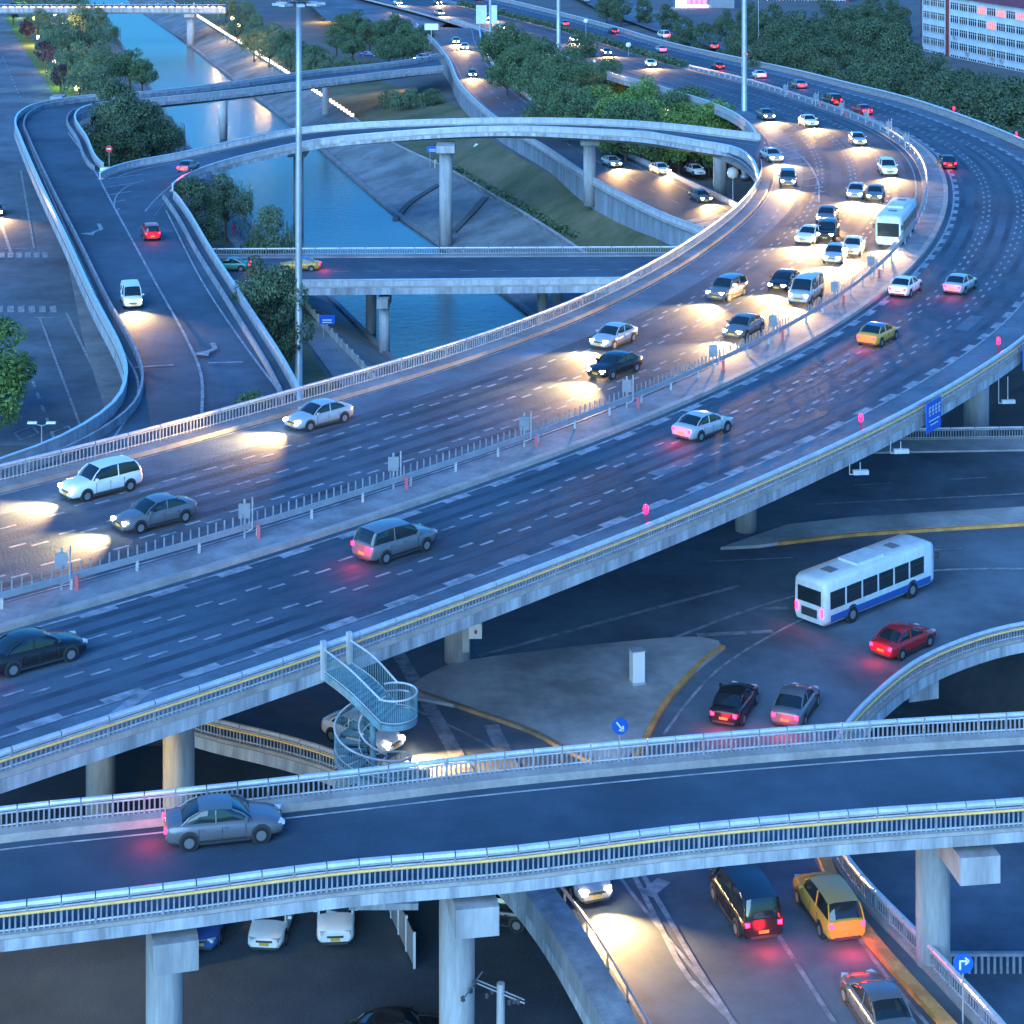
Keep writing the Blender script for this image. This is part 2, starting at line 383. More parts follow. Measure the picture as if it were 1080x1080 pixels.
# low lit wall along the east bank and the path kerbs
def wall_thing(name, pts, h, w, m, label, cat, capm=None):
    mb = MB(); mb.sweep(pts, [(-w/2, -.3), (w/2, -.3), (w/2, h), (-w/2, h)])
    o = mb.build(name, m); tag(o, label, cat)
    if capm:
        c = MB(); c.sweep(pts, [(-w/2-.05, h), (w/2+.05, h), (w/2+.05, h+.1), (-w/2-.05, h+.1)]); c.build('coping', capm, o)
    return o
etl = spline(ET, step=3)
wall_thing('embankment_wall', [p + Vector((.5, 0, 0)) for p in etl], .55, .4, 'bank', 'low concrete wall along the top of the right river bank, carrying a string of lights', 'wall', 'concrete')
eb = spline(PZ([(370,172), (430,232), (470,268)], -2.95), step=4)
wall_thing('bank_edge', [p + Vector((.2,0,0)) for p in spline([Vector((interpY(EW,y)[0], y, -2.9)) for y in range(215, 700, 15)], step=6)], .35, .7, 'walk', 'pale kerb at the waterline of the right river bank', 'kerb')
wall_thing('bank_edge', [p for p in spline([Vector((interpY(WW,y)[0]-.2, y, -2.9)) for y in range(190, 640, 15)], step=6)], .35, .6, 'walk', 'pale kerb at the waterline of the left river bank', 'kerb')
hp = spline(PZ([(492,192), (530,215), (585,243), (640,268)], 1.2), step=3)
# broken ledges on the sloping bank
def bz(p, dz=.12):
    a = interpY(EW, p.y)[0]; b = interpY(ET, p.y)[0]; t = min(1, max(0, (p.x-a)/(b-a))); return Vector((p.x, p.y, -3.1+3.3*t+dz))
for L_, lb in ([[(417,225), (432,214), (462,205)], 'short concrete ledge crossing the paved right bank by the waterline'], [[(478,245), (500,232), (512,224)], 'dark drain ledge on the paved right bank beside the tall round pier']):
    pts = [bz(q) for q in spline([P(x, y, -2) for x, y in L_], step=1.5)]
    wall_thing('bank_ledge', pts, .25, .9, 'soil', lb, 'ledge')
# left road, its lawn strip, pavement, crossings
sheet('left_road', PZ([(-400,-90), (-10,-30), (8,0), (58,100), (98,190), (125,260), (190,400), (215,470), (-400,470)], .02), 'asphalt_low')
mb = MB()
for (a, b, w, ds) in [((70,330),(138,470),.15,None), ((5,262),(30,262),.15,None), ((22,180),(36,262),.15,None), ((30,390),(60,470),.15,(1,1)), ((3,60),(22,105),.15,(1,2)), ((0,232),(12,268),.2,None), ((42,335),(85,450),.12,None), ((36,335),(62,335),.2,None)]:
    line_mark(mb, resample([P(*a,.04), P(*b,.04)], step=2.2), w*2, 0.01, ds)
for y0, x0, x1, n in ((269,2,48,6), (326,0,56,6)):
    for i in range(n):
        c = P(x0+(x1-x0)*i/(n-1), y0, .05); mb.box(c, .75, 3.4, .012, .25)
for x in (28, 66):                      # diamonds
    c = P(x, 457, .05)
    for k in range(4):
        a0 = Vector((math.cos(k*math.pi/2)*1.1, math.sin(k*math.pi/2)*2.2, 0)); a1 = Vector((math.cos((k+1)*math.pi/2)*1.1, math.sin((k+1)*math.pi/2)*2.2, 0))
        line_mark(mb, [c+a0, c+a1], .18, .01)
tag(mb.build('left_road_markings', 'paint_worn'), kind='structure')
sheet('left_pavement', PZ([(70,270), (95,262), (150,400), (195,455), (118,455), (88,360)], .10), 'walk')
sheet('lawn_strip', PZ([(5,18), (12,15), (75,92), (92,125), (60,104), (34,66)], .06), 'grass_lit')
tag(bpy.data.objects['lawn_strip'], kind='stuff')
sheet('river_lawn', PZ([(205,228), (228,236), (262,290), (300,330), (345,398), (380,440), (330,440), (260,330)], .07), 'grass_lit')
bpy.data.objects['river_lawn'].data.materials[0] = M['grass']
tag(bpy.data.objects['river_lawn'], kind='stuff')
sheet('river_path', PZ([(232,222), (262,262), (323,321), (385,388), (430,440), (398,440), (352,398), (310,340), (262,278), (228,236)], .09), 'walk')
fp = spline(PZ([(323,325), (345,350), (381,388), (420,430)], .1), step=2.4)
fe = empty('path_fence', fp[0], 'low white panel fence along the riverside path below the low bridge', 'fence')
for i in range(len(fp)-1):
    m_ = MB(); a, b = fp[i], fp[i+1]; d = b-a; m_.box(a+d*.5, d.length*.86, .08, .75, math.atan2(d.y, d.x)); m_.box(a, .16, .16, .95)
    m_.build('fence_panel', 'concrete', fe)
# ================================================================== main elevated highway
def PM(px, py):
    """point on the big curve: it runs level, then comes down to the city streets"""
    z = 16.0
    for _ in range(12):
        Y = P(px, py, z).y; t = min(1, max(0, (Y-245)/265)); z = 16 - 9*(t*t*(3-2*t))
    return P(px, py, z)
MED = spline([PM(*q) for q in [(-90,672), (0,649), (67,629), (180,600), (260,574), (340,551), (420,521), (560,475), (660,437), (720,411), (820,363), (884,325), (925,294), (955,262), (972,236), (979,212), (979,190), (970,168), (955,153), (935,141), (905,127), (860,112), (790,89), (713,70), (640,47), (593,33), (473,3), (380,-20)]], step=2.5)
MED = extend(smooth_pl(MED, 30), 45, 60)
INE = spline([PM(*q) for q in [(-90,534), (0,512), (180,466), (360,414), (440,391), (520,365), (620,325), (700,283), (745,253), (783,222), (799,199), (803,178), (800,160), (790,138), (760,118), (700,98), (640,80), (590,62), (540,46), (490,27), (440,12), (380,-3), (300,-25)]], step=2.5)
OUT = spline([PM(*q) for q in [(-90,853), (0,822), (150,773), (333,712), (450,668), (573,618), (740,555), (820,515), (900,481), (960,450), (1020,414), (1080,375), (1118,338), (1142,300), (1156,255), (1152,215), (1130,182), (1080,155), (1007,126), (953,108), (900,95), (820,75), (720,53), (650,32), (570,11), (480,-10), (390,-30)]], step=2.5)
INE = extend(smooth_pl(INE, 8), 60, 80); OUT = extend(smooth_pl(OUT, 14), 60, 80)
NM = normals(MED); LD = []; RD = []
for p, n in zip(MED, NM):
    LD.append(cross_at(p, n, INE, 45)); RD.append(cross_at(p, n, OUT, 45))
def fix(D, dflt):
    last = dflt; o = []
    for d in D:
        if d is None or abs(d) < 4: d = last
        last = d; o.append(d)
    for _ in range(6): o = [o[0]] + [(o[i-1]+2*o[i]+o[i+1])/4 for i in range(1, len(o)-1)] + [o[-1]]
    return o
LD = fix(LD, 15); RD = fix(RD, -16)
print('main widths L', [round(x, 1) for x in LD[::12]], 'R', [round(x, 1) for x in RD[::12]], 'z', [round(p.z, 1) for p in MED[::12]])
mL = [p+n*d for p, n, d in zip(MED, NM, LD)]; mR = [p+n*d for p, n, d in zip(MED, NM, RD)]
for q, p in zip(mL, MED): q.z = p.z
for q, p in zip(mR, MED): q.z = p.z
hw = empty('elevated_highway', (0, 100, 0), 'broad elevated dual carriageway sweeping in a great curve from lower left to upper right', 'elevated road')
deck(hw, mL, mR)
railing(hw, mR, -1, h=1.12, seg=2.2, yellow=True, per=1, dens=10, kerb=.25, kw=.45, rtop=.14)
# inner railing stops where the loop ramp joins
iJ = min(range(len(mL)), key=lambda i: (mL[i]-PM(800,192)).length); iK = min(range(len(mL)), key=lambda i: (mL[i]-PM(798,150)).length)
def railing_far(parent, pts, side, **k): return railing(parent, pts, side, **k)
iE = min(range(len(mL)), key=lambda i: abs(mL[i].y-PM(470,22).y))
railing(hw, mL[:iJ+1], 1, h=1.3, seg=2.4, per=1, dens=9, kerb=.3, kw=1.3, rtop=.10, kerbmat='walk')
railing(hw, mL[iK:iE], 1, h=1.0, seg=3, style='solid', kerb=.2, kw=.5)
# planted / railed median
medw = 2.2
def med_off(i): return 0.0
ml = MB(); ml.sweep(MED, [(.55, .012), (.55, .22), (-medw+.5, .22), (-medw+.5, .012)]); ml.build('median_kerb', 'median', hw)
ml = MB(); ml.sweep(MED, [(-medw+.49, .012), (-medw+.49, .25), (-medw, .25), (-medw-.04, .012)]); ml.build('median_edge_stone', 'kerb', hw)
mk = MB()
def at_frac(side, i, u):
    """u=0 at the median, 1 at the edge"""
    d = LD[i] if side > 0 else RD[i]; o = (.9 if side > 0 else -(medw+.6)); e = d - (1.6 if side > 0 else -1.0)
    return MED[i] + NM[i]*(o + (e-o)*u)
fine = 3
def lane(side, u, w=.16, dash=None, double=False, i0=0, i1=None):
    pts = [at_frac(side, i, u) for i in range(i0, i1 or len(MED))]
    for p, q in zip(pts, MED[i0:i1 or len(MED)]): p.z = q.z
    pts = resample(pts, step=1.0)
    if double:
        line_mark(mk, pts, .20, .02, (1, 2), .28); line_mark(mk, pts[1:], .20, .02, (1, 2), -.28)
    else: line_mark(mk, pts, w, .02, dash)
for u in (.22, .45, .68): lane(1, u, double=True)
lane(1, 1.0, .18); lane(1, 0.02, .16)
for u in (.26, .52): lane(-1, u, double=True)
lane(-1, .80, .2); lane(-1, .775, .5, (2, 2)); lane(-1, 0.0, .2); lane(-1, .025, .45, (2, 2))
ia = min(range(len(MED)), key=lambda i: (MED[i]-PM(130,615)).length)
for i in range(4, ia, 4):               # hatched shoulder at lower left
    a = at_frac(-1, i, .80); b = at_frac(-1, i-2, 1.02); a.z = b.z = 16
    line_mark(mk, [a, b], .6, .025)
mk.build('lane_markings', 'paint_worn', hw)
def band(side, u0, u1, m, name, dz=.014):
    w = MB(); a = [at_frac(side, i, u0) for i in range(len(MED))]; b = [at_frac(side, i, u1) for i in range(len(MED))]
    for p, q, r in zip(a, b, MED): p.z = q.z = r.z
    ribbon(w, a, b, dz); w.build(name, m, hw)
band(-1, .81, 1.03, 'asphalt_light', 'hard_shoulder'); band(1, .80, 1.0, 'asphalt_light', 'hard_shoulder')
for sd, us in ((-1, (.07, .18, .33, .44, .60, .72)), (1, (.05, .155, .28, .39, .51, .62, .73))):
    for u in us: band(sd, u-.018, u+.022, 'asphalt_track', 'wheel_track', .0165)
# expansion joints
for i in range(10, len(MED)-40, 14):
    ej = MB()
    a = MED[i] + NM[i]*(LD[i]-1.3); b = MED[i] + NM[i]*(RD[i]+.6); a.z = b.z = MED[i].z
    line_mark(ej, [a, b], .12, .003); ej.build('expansion_joint', 'asphalt_old', hw)
# gore hatching where the loop ramp merges
gh = MB(); g0, g1 = PM(806,148), PM(858,212)
for i in range(9):
    a = P(812+i*5.5, 148+i*7, 16); b = P(836+i*4.2, 143+i*7.4, 16); line_mark(gh, [a, b], .3, .024)
line_mark(gh, spline([P(806,146,16), P(842,163,16), P(862,190,16), P(864,214,16)], step=2), .22, .024)
line_mark(gh, spline([P(806,150,16), P(815,170,16), P(824,195,16), P(818,226,16), P(795,250,16), P(740,290,16)], step=2), .22, .024, (1, 1))
gh.build('gore_hatching', 'paint_worn', hw)
for (px, py, z, r) in [(482,702,6,.75)]:
    q = P(px, py, z); pier(hw, q.x, q.y+.7, 14.6, z-1, r, True, 2.6, 2.2, .6)
for x, y, zb, r in [(-15.9,95,-.5,.75), (-22.3,108,-.5,.8), (16.2,138,5.9,.75), (38.7,166,3,1.05), (46,190,3,1.1), (62,228,3,1), (66,262,3,1), (64,300,3,1), (50,225,3,1)]:
    pier(hw, x, y, 14.6, zb, r, False)
# steel guard rail with glare fins on the median
gr = empty('median_guardrail', MED[0], 'steel guard rail with a row of upright fins along the highway median', 'guard rail')
gpts = resample(MED, step=1.9); iM = min(range(len(gpts)), key=lambda i: abs(gpts[i].y-PM(720,73).y)); gpts = [p + Vector((0,0,.22)) for p in gpts[:iM]]
g = MB(); g.sweep(gpts, [(-.04, .48), (.04, .48), (.07, .56), (.03, .64), (.07, .72), (.04, .80), (-.04, .80)]); g.build('rail_beam', 'steel', gr)
for i in range(0, len(gpts), 2):
    if i//2 < 98: ps = MB(); ps.box(gpts[i], .14, .14, .55); ps.build('post', 'steel', gr)
for i in range(0, len(gpts)-1, 2):
    f = MB()
    for k in range(7):
        a = gpts[i].lerp(gpts[min(i+2, len(gpts)-1)], k/7)
        if a.y < 235: f.box((a.x, a.y, a.z+.78), .07, .05, .55, .5)
    if f.v and i//2 < 95: f.build('glare_screen_panel', 'baluster', gr)
# warning boxes on the median
MSG = [(65,627,'far left'), (258,572,''), (415,520,''), (553,475,''), (661,434,''), (752,395,''), (815,362,''), (880,324,''), (918,296,''), (955,160,''), (937,145,''), (913,133,''), (887,124,''), (860,114,''), (828,104,'')]
sg0 = None
for i, (px, py, _) in enumerate(MSG):
    q = PM(px, py); z0 = q.z + .22
    t = empty('median_sign', (q.x, q.y, z0), None, 'road sign', 'small grey plates on short posts along the median')
    t['label'] = 'grey plate on the median fence, ' + ['first from the left edge', 'second from the left edge', 'third from the left edge', 'fourth from the left edge', 'fifth from the left edge', 'just before the bright cluster of headlights', 'beside the bright headlights, lowest there', 'beside the bright headlights, middle one', 'beside the bright headlights, uppermost', 'first past the apex of the curve', 'second past the apex of the curve', 'third past the apex of the curve', 'fourth past the apex of the curve', 'fifth past the apex of the curve', 'farthest one, beside red tail lights'][i]
    m_ = MB(); m_.tube((q.x, q.y, z0), (q.x, q.y, z0+2.1), .06); m_.tube((q.x, q.y, z0+.3), (q.x+.42, q.y, z0+.5), .03); m_.tube((q.x+.42, q.y, z0+.5), (q.x+.42, q.y, z0+2.2), .045); m_.build('post', 'steel', t)
    m_ = MB(); m_.box((q.x, q.y-.1, z0+1.1), .62, .1, .8, .1); m_.build('plate', 'facade_grey', t)
    m_ = MB(); m_.box((q.x+.75, q.y, z0), .18, .12, .75); m_.build('reflector', mat('pink_reflector', (.5, .10, .12), .5) if 'pink_reflector' not in bpy.data.materials else bpy.data.materials['pink_reflector'], t)
# red beacons on the outer railing
for px, py, lb in [(681,556,'red warning light on the outer railing nearest the spiral stair'), (908,456,'red warning light on the outer railing left of the blue sign'), (1053,372,'red warning light on the outer railing at the right edge'), (1072,146,'red warning light on the far railing at the right edge, before dark trees'), (1006,118,'red warning light on the far railing, second from the right edge')]:
    q = PM(px, py+6); t = empty('warning_light', q, lb, 'warning light', 'red warning lights on the outer railing of the curve')
    m_ = MB(); m_.tube(q, q+Vector((0,0,1.1)), .04); m_.build('post', 'red_sign', t)
    m_ = MB(); m_.lathe((q.x, q.y, q.z+1.05), [(.09, 0), (.13, .08), (.14, .30), (.11, .44), (.04, .5)], 12); m_.build('lens', 'beacon', t, True)
# ================================================================== loop ramp
def zl(px): return 8.97 if px < 170 else min(16.0, 8.97 + 7.03*(px-170)/540)
def PL(px, py): return P(px, py, zl(px))
LF = [PL(*q) for q in [(96,194), (118,183), (143,176), (187,168), (250,154), (310,142), (360,137), (440,133), (540,131), (640,133), (720,139), (770,145), (803,149)]]
LN = [PL(*q) for q in [(160,232), (178,208), (190,196), (205,188), (232,178), (290,163), (340,153), (400,147), (470,142), (540,140), (620,143), (680,147), (735,156), (770,162), (790,174), (799,196)]]
LFs = spline(LF, n=110); LNs = spline(LN, n=110)
loop = empty('loop_ramp', (0, 200, 0), 'slender curved loop ramp crossing the river, joining the highway at its apex', 'ramp')
deck(loop, LFs, LNs, 'asphalt', edge=.45, depth=1.1, inset=.3)
j0 = 8
railing(loop, LFs[3:], 1, h=1.0, seg=3, style='solid', kerb=.2, kw=.6)
railing(loop, LNs[14:], -1, h=1.0, seg=3, style='solid', kerb=.2, kw=.5)
mk = MB(); 
for u in (.12, .86): line_mark(mk, [a.lerp(b, u) for a, b in zip(LFs, LNs)], .2, .02)
mk.build('lane_markings', 'paint_worn', loop)
for px, py, zb, r in [(470,262,-3.5,.95), (622,214,4,.85), (314,252,-4,.75), (760,215,5,.9)]:
    q = P(px, py, zb+.5); c = P(px, 145, 14); zt = zl(px)-1.2; pier(loop, q.x, q.y+1, zt, zb, r, True, 2.6, 5.0, 0.0)
# ================================================================== left ramp and its river bridge
def zr(px): return 9.0 if px < 170 else 9.0 - 1.6*(px-170)/300
def PR(px, py): return P(px, py, zr(px))
RO = spline([PR(*q) for q in [(-90,535), (0,497), (50,479), (95,455), (122,432), (131,405), (126,380), (97,322), (70,262), (42,202), (20,150), (15,133), (22,122), (40,114), (90,106), (150,102), (240,92), (330,79), (420,69), (462,61)]], n=150)
RI = spline([PR(*q) for q in [(-90,620), (100,560), (300,470), (318,430), (306,400), (262,330), (223,270), (196,225), (180,207), (160,200), (135,190), (108,178), (92,150), (80,128), (88,119), (110,113), (150,110), (240,101), (330,90), (420,79), (468,74)]], n=150)
lr = empty('left_ramp', (-60, 250, 0), 'broad blue-grey ramp at left, turning across the river as a slim bridge', 'ramp')
# deck as one triangulated slab
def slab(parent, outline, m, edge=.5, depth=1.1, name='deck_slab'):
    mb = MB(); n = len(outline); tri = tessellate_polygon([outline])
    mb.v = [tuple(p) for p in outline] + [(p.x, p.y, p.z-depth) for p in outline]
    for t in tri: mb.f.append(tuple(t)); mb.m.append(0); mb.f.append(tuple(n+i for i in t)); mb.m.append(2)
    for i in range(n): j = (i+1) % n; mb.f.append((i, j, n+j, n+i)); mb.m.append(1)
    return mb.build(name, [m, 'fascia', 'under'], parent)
big = [i for i in range(len(RO)) if True]
# split: wide part (px<170) and river bridge part
kO = min(range(len(RO)), key=lambda i: (RO[i]-PR(150,102)).length); kI = min(range(len(RI)), key=lambda i: (RI[i]-PR(150,110)).length)
slab(lr, RO[:kO+1] + RI[:kI+1][::-1], 'asphalt')
A = resample(RO[kO:], n=40); B = resample(RI[kI:], n=40)
deck(lr, A, B, 'asphalt_old', edge=.5, depth=1.2)
railing(lr, RO, 1 if False else 1, h=1.0, seg=3, style='solid', kerb=0)
inn = shift(RO, -1.5); w = MB(); w.sweep(inn, [(-.12, .01), (.12, .01), (.10, .7), (-.10, .7)]); w.build('inner_barrier', 'wall', lr)
iq = min(range(len(RI)), key=lambda i: (RI[i]-PR(180,208)).length); ip = min(range(len(RI)), key=lambda i: (RI[i]-PR(310,408)).length)
railing(lr, RI[ip-6:iq], -1, h=1.0, seg=3, style='solid', kerb=0)
w = MB(); w.sweep(shift(RI[ip-6:iq], 1.5), [(-.12, .01), (.12, .01), (.10, .7), (-.10, .7)]); w.build('inner_barrier', 'wall', lr)
iu = min(range(len(RI)), key=lambda i: (RI[i]-PR(110,178)).length)
railing(lr, RI[iu:], -1, h=1.0, seg=3, style='solid', kerb=0)
w = MB(); w.sweep(shift(RI[iu:kI], 1.4), [(-.12, .01), (.12, .01), (.10, .7), (-.10, .7)]); w.build('inner_barrier', 'wall', lr)
mk = MB()
line_mark(mk, spline([P(x, y, 9) for x, y in [(72,140), (95,172), (125,227), (165,300), (198,360), (212,395), (213,440)]], step=2), .25, .02)
line_mark(mk, spline([P(x, y, 9) for x, y in [(24,132), (36,165), (80,265), (127,365), (145,400), (143,425), (120,462)]], step=2), .2, .02)
line_mark(mk, spline([P(x, y, 9) for x, y in [(175,222), (184,240), (215,300), (262,370), (300,420)]], step=2), .2, .02)
line_mark(mk, spline([P(x, y, 9) for x, y in [(120,220), (124,205), (140,194), (170,186)]], step=2), .18, .02)
for i in range(5): line_mark(mk, [P(103+i*5, 190+i*8, 9), P(150-i*6, 184+i*9, 9)], .3, .02)
line_mark(mk, [P(138,388,9), P(183,385,9)], .35, .02); line_mark(mk, [P(220,383,9), P(256,382,9)], .3, .02)
for (x, y, s_) in ((102,242,1), (222,368,1)):      # turn arrows
    line_mark(mk, [P(x-6, y+4, 9), P(x+5, y, 9)], .45, .022); line_mark(mk, [P(x+5, y, 9), P(x+2, y-6, 9)], .45, .022)
    a = P(x-6, y+4, 9.03); mk.poly([a+Vector((-1.3,-.3,0)), a+Vector((.3,.9,0)), a+Vector((.5,-1.2,0))])
mk.build('lane_markings', 'paint_worn', lr)
for px, py, zb in [(235,147,-4), (343,133,-4), (105,330,-.5), (70,235,-.5), (60,150,-.5), (250,400,-.5), (185,240,-.5), (150,420,-.5)]:
    q = P(px, py, max(zb, -3)); pier(lr, q.x, q.y+1, (zr(px))-1.0, zb, .75, True, 2.2, 3.5)
# ================================================================== retained road coming down from the city
ret_l = spline([P(x, y, z) for x, y, z in [(440,28,7), (462,50,7), (474,66,7), (488,95,7), (527,131,7), (573,158,7), (629,195,7), (701,232,7), (746,250,7), (800,280,6.6), (900,330,6.2)]], step=3)
ret_r = spline([P(x, y, z) for x, y, z in [(505,30,7), (507,45,7), (520,70,7), (545,95,7), (595,130,7), (650,160,7), (713,190,7), (780,222,7), (840,252,6.6), (960,305,6.2)]], n=len(ret_l))
rr = empty('retained_road', (40, 300, 0), 'road running on a pale retaining wall down under the loop ramp', 'ramp')
deck(rr, ret_l, ret_r, 'asphalt_old', edge=.4, depth=.5, inset=.02)
wl = MB(); wl.sweep(ret_l, [(-.3, -6), (.05, -6), (.05, -.35), (-.3, -.35)], -1)
rw = wl.build('retaining_wall', 'wall', rr)
for i in range(2, len(ret_l)-1, 2):
    if i//2 < 90:
        q = shift(ret_l, .07)[i]; a = math.atan2(ret_l[i+1].y-ret_l[i].y, ret_l[i+1].x-ret_l[i].x)
        wj = MB(); wj.box((q.x, q.y, 1.5), .28, .25, 5.2, a); wj.build('wall_rib', 'wall', rw)
railing(rr, ret_l, 1, h=.95, seg=3, style='solid', kerb=.2, kw=.6); railing(rr, ret_r, -1, h=.8, seg=3, style='solid', kerb=.2, kw=.6)
mk = MB(); line_mark(mk, [a.lerp(b, .5) for a, b in zip(ret_l, ret_r)], .2, .02, (1, 2)); line_mark(mk, [a.lerp(b, .12) for a, b in zip(ret_l, ret_r)], .2, .02); line_mark(mk, [a.lerp(b, .88) for a, b in zip(ret_l, ret_r)], .2, .02)
mk.build('lane_markings', 'paint_worn', rr)
# ================================================================== low river bridge (with the taxi)
rb = empty('river_bridge', (0, 235, 0), 'low straight road bridge over the river, seen between ramp and highway', 'bridge')
bF = resample(PZ([(150,271), (800,268)], 4.5), n=40); bN = resample(PZ([(150,306), (800,300)], 4.5), n=40)
deck(rb, bF, bN, 'asphalt_old', edge=.75, depth=1.2)
railing(rb, bF, 1, h=1.05, seg=3, per=1, dens=10, kerb=.2, kw=1.2, rtop=.07, kerbmat='walk'); railing(rb, bN, -1, h=.95, seg=3, style='solid', kerb=.2, kw=.8)
mk = MB(); line_mark(mk, [a.lerp(b, .5) for a, b in zip(bF, bN)], .2, .02, (1, 1)); mk.build('lane_markings', 'paint_worn', rb)
for px, py in [(391,352), (405,374), (572,345), (588,330), (250,352), (640,352)]:
    q = P(px, py, -3); pier(rb, q.x, q.y+.5, 3.4, -4.5, .62, True, 3.5, 1.2, 1.5)
# ================================================================== far bridge with people, top left
fb = empty('far_bridge', (-90, 575, 0), 'far straight bridge over the river at the top left, lit along its railing', 'bridge')
fF = resample([Vector((-150, 588, 8)), Vector((-84, 588, 8))], n=12); fN = resample([Vector((-150, 573, 8)), Vector((-82.5, 573, 8))], n=12)
deck(fb, fF, fN, 'asphalt_low', edge=1.2, depth=1.6, inset=.02)
r_ = MB(); r_.sweep(fN, [(-.1, 0), (.1, 0), (.1, .35), (-.1, .35)]); r_.sweep(fN, circ(.08, 6, 0, 1.1)); 
for i in range(44): r_.box((-149+i*1.5, 573, 8.3), .12, .1, .8)
r_.build('railing', 'rail', fb)
r_ = MB()
for i in range(33): r_.box((-148+i*2.0, 572.85, 8.25), 1.2, .1, .3)
r_.build('rail_lights', 'lamp_orange', fb)
for x in (-119, -93): pier(fb, x, 576, 6.4, -5, 1.1, True, 3, 5)
# ================================================================== mid level platform: lower roads
Ledge = [P(x, y, 6) for x, y in [(-160,700), (60,738), (150,757), (215,779), (300,800), (360,820), (450,871), (500,905), (535,940), (573,990), (622,1076), (655,1140), (700,1230)]]
Redge = [P(x, y, 6) for x, y in [(1160,1230), (1060,1105), (1010,1050), (965,1002), (915,950), (885,908), (872,872), (874,835), (893,790), (924,754), (973,715), (1030,690), (1080,677), (1180,664), (1330,660)]]
Ls = spline(Ledge, step=1.25); Rs = spline(Redge, step=1.25)
lowr = empty('lower_roadway', (20, 110, 0), 'wide lower road level under the highway, with a curve sweeping down to the bottom right', 'ramp')
north = [P(1330,458,6), P(1080,461,6), P(860,466,6), P(300,540,6), P(-160,640,6)]
slab(lowr, Ls + Rs + north, 'asphalt_low', depth=.62)
railing(lowr, Rs, -1, h=1.15, seg=1.25, yellow=True, per=1, dens=6, kerb=.2, kw=.4, rtop=.13)
ky = spline([P(x, y, 6.02) for x, y in [(868,905), (885,945), (912,985), (950,1030), (1005,1090), (1050,1140)]], step=1.5)
w = MB(); w.sweep(ky, [(-.28, 0), (-.28, .28), (.28, .28), (.28, 0)]); w.build('yellow_kerb', 'kerb_yellow', lowr)
iL = min(range(len(Ls)), key=lambda i: (Ls[i]-P(470,885,6)).length)
railing(lowr, Ls[:iL], -1, h=1.15, seg=1.25, yellow=True, per=1, dens=6, kerb=.2, kw=.4, rtop=.12)
w = MB(); w.sweep(Ls[iL:], [(.02, .01), (.02, .95), (-.45, 1.0), (-1.3, 1.0), (-1.3, .01)], -1); w.build('broad_parapet', 'wall', lowr)
w = MB(); w.sweep(shift(Ls[iL:], 1.9), circ(.07, 8, 0, .62)); w.build('guard_pipe', 'steel', lowr)
w = MB()
for q in shift(Ls[iL:], 1.9)[::2]: w.box(q, .1, .1, .6)
w.build('guard_posts', 'steel', lowr)
# north side railing and verge seen at the right
nr = resample([P(900,466,6), P(1330,459,6)], step=2)
railing(lowr, nr, 1, h=1.1, seg=2, per=1, dens=9, kerb=.2, kw=.2, rtop=.09)
w = MB(); w.sweep(nr, [(-.25, .01), (-.25, .15), (-3.2, .15), (-3.2, .01)]); w.build('verge', 'island', lowr)
isl = [P(x, y, 6) for x, y in [(430,737), (438,722), (480,702), (560,690), (640,681), (730,674), (752,676), (763,684), (745,700), (716,726), (697,750), (684,775), (660,800), (636,806), (600,793), (560,772), (500,751)]]
iso = spline(isl + [isl[0]], step=1.2)[:-1]
w = MB(); n_ = len(iso); tri = tessellate_polygon([iso]); w.v = [(p.x, p.y, 6.16) for p in iso] + [(p.x, p.y, 6.0) for p in iso]
for t in tri: w.f.append(tuple(t)); w.m.append(0)
for i in range(n_): j = (i+1) % n_; w.f.append((i, j, n_+j, n_+i)); w.m.append(0)
w.build('traffic_island', 'island', lowr)
yk = [P(x, y, 6) for x, y in [(763,684), (740,701), (716,726), (697,750), (684,775), (664,812)]]
w = MB(); w.sweep(spline(yk, step=1.2), [(-.14, .01), (-.14, .2), (.14, .2), (.14, .01)]); w.build('yellow_kerb', 'kerb_yellow', lowr)
w = MB(); w.sweep(spline([P(x, y, 6) for x, y in [(438,731), (500,752), (560,773), (600,794), (640,812)]], step=1.2), [(-.14, .01), (-.14, .2), (.14, .2), (.14, .01)])
w.build('faded_kerb', 'kerb_tan', lowr)
md = [P(x, y, 6) for x, y in [(760,580), (830,556), (900,548), (1080,537), (1330,522), (1330,538), (1080,553), (900,564), (800,578)]]
w = MB(); tri = tessellate_polygon([md]); n_ = len(md); w.v = [(p.x, p.y, 6.2) for p in md] + [(p.x, p.y, 6.0) for p in md]
for t in tri: w.f.append(tuple(t)); w.m.append(0)
for i in range(n_): j = (i+1) % n_; w.f.append((i, j, n_+j, n_+i)); w.m.append(0)
w.build('median_island', 'island', lowr)
w = MB(); w.sweep(resample([P(x, y, 6) for x, y in [(820,575), (900,565.5), (1080,554.5), (1330,539)]], step=2), [(-.12, .01), (-.12, .22), (.12, .22), (.12, .01)]); w.build('yellow_kerb', 'kerb_yellow', lowr)
mk = MB()
def lw(pts, w=.2, dash=None): line_mark(mk, spline([P(x, y, 6) for x, y in pts], step=1.5), w, .012, dash)
lw([(505,692), (640,655), (780,618)], .35); lw([(705,675), (800,640), (900,614), (985,602), (1080,600), (1200,605)], .3)
lw([(735,670), (815,666)], .5); lw([(805,642), (870,641)], .4)
lw([(700,775), (722,745), (758,706), (812,671), (870,643), (905,632)], .18)
lw([(560,570+30), (800,590), (1080,575)], .18, (4, 4)); lw([(900,512), (1100,500)], .18, (2, 3)); lw([(860,532), (1100,520)], .3)
lw([(420,690), (450,740), (475,785), (492,815)], .8); lw([(518,765), (535,800), (545,820)], .8)
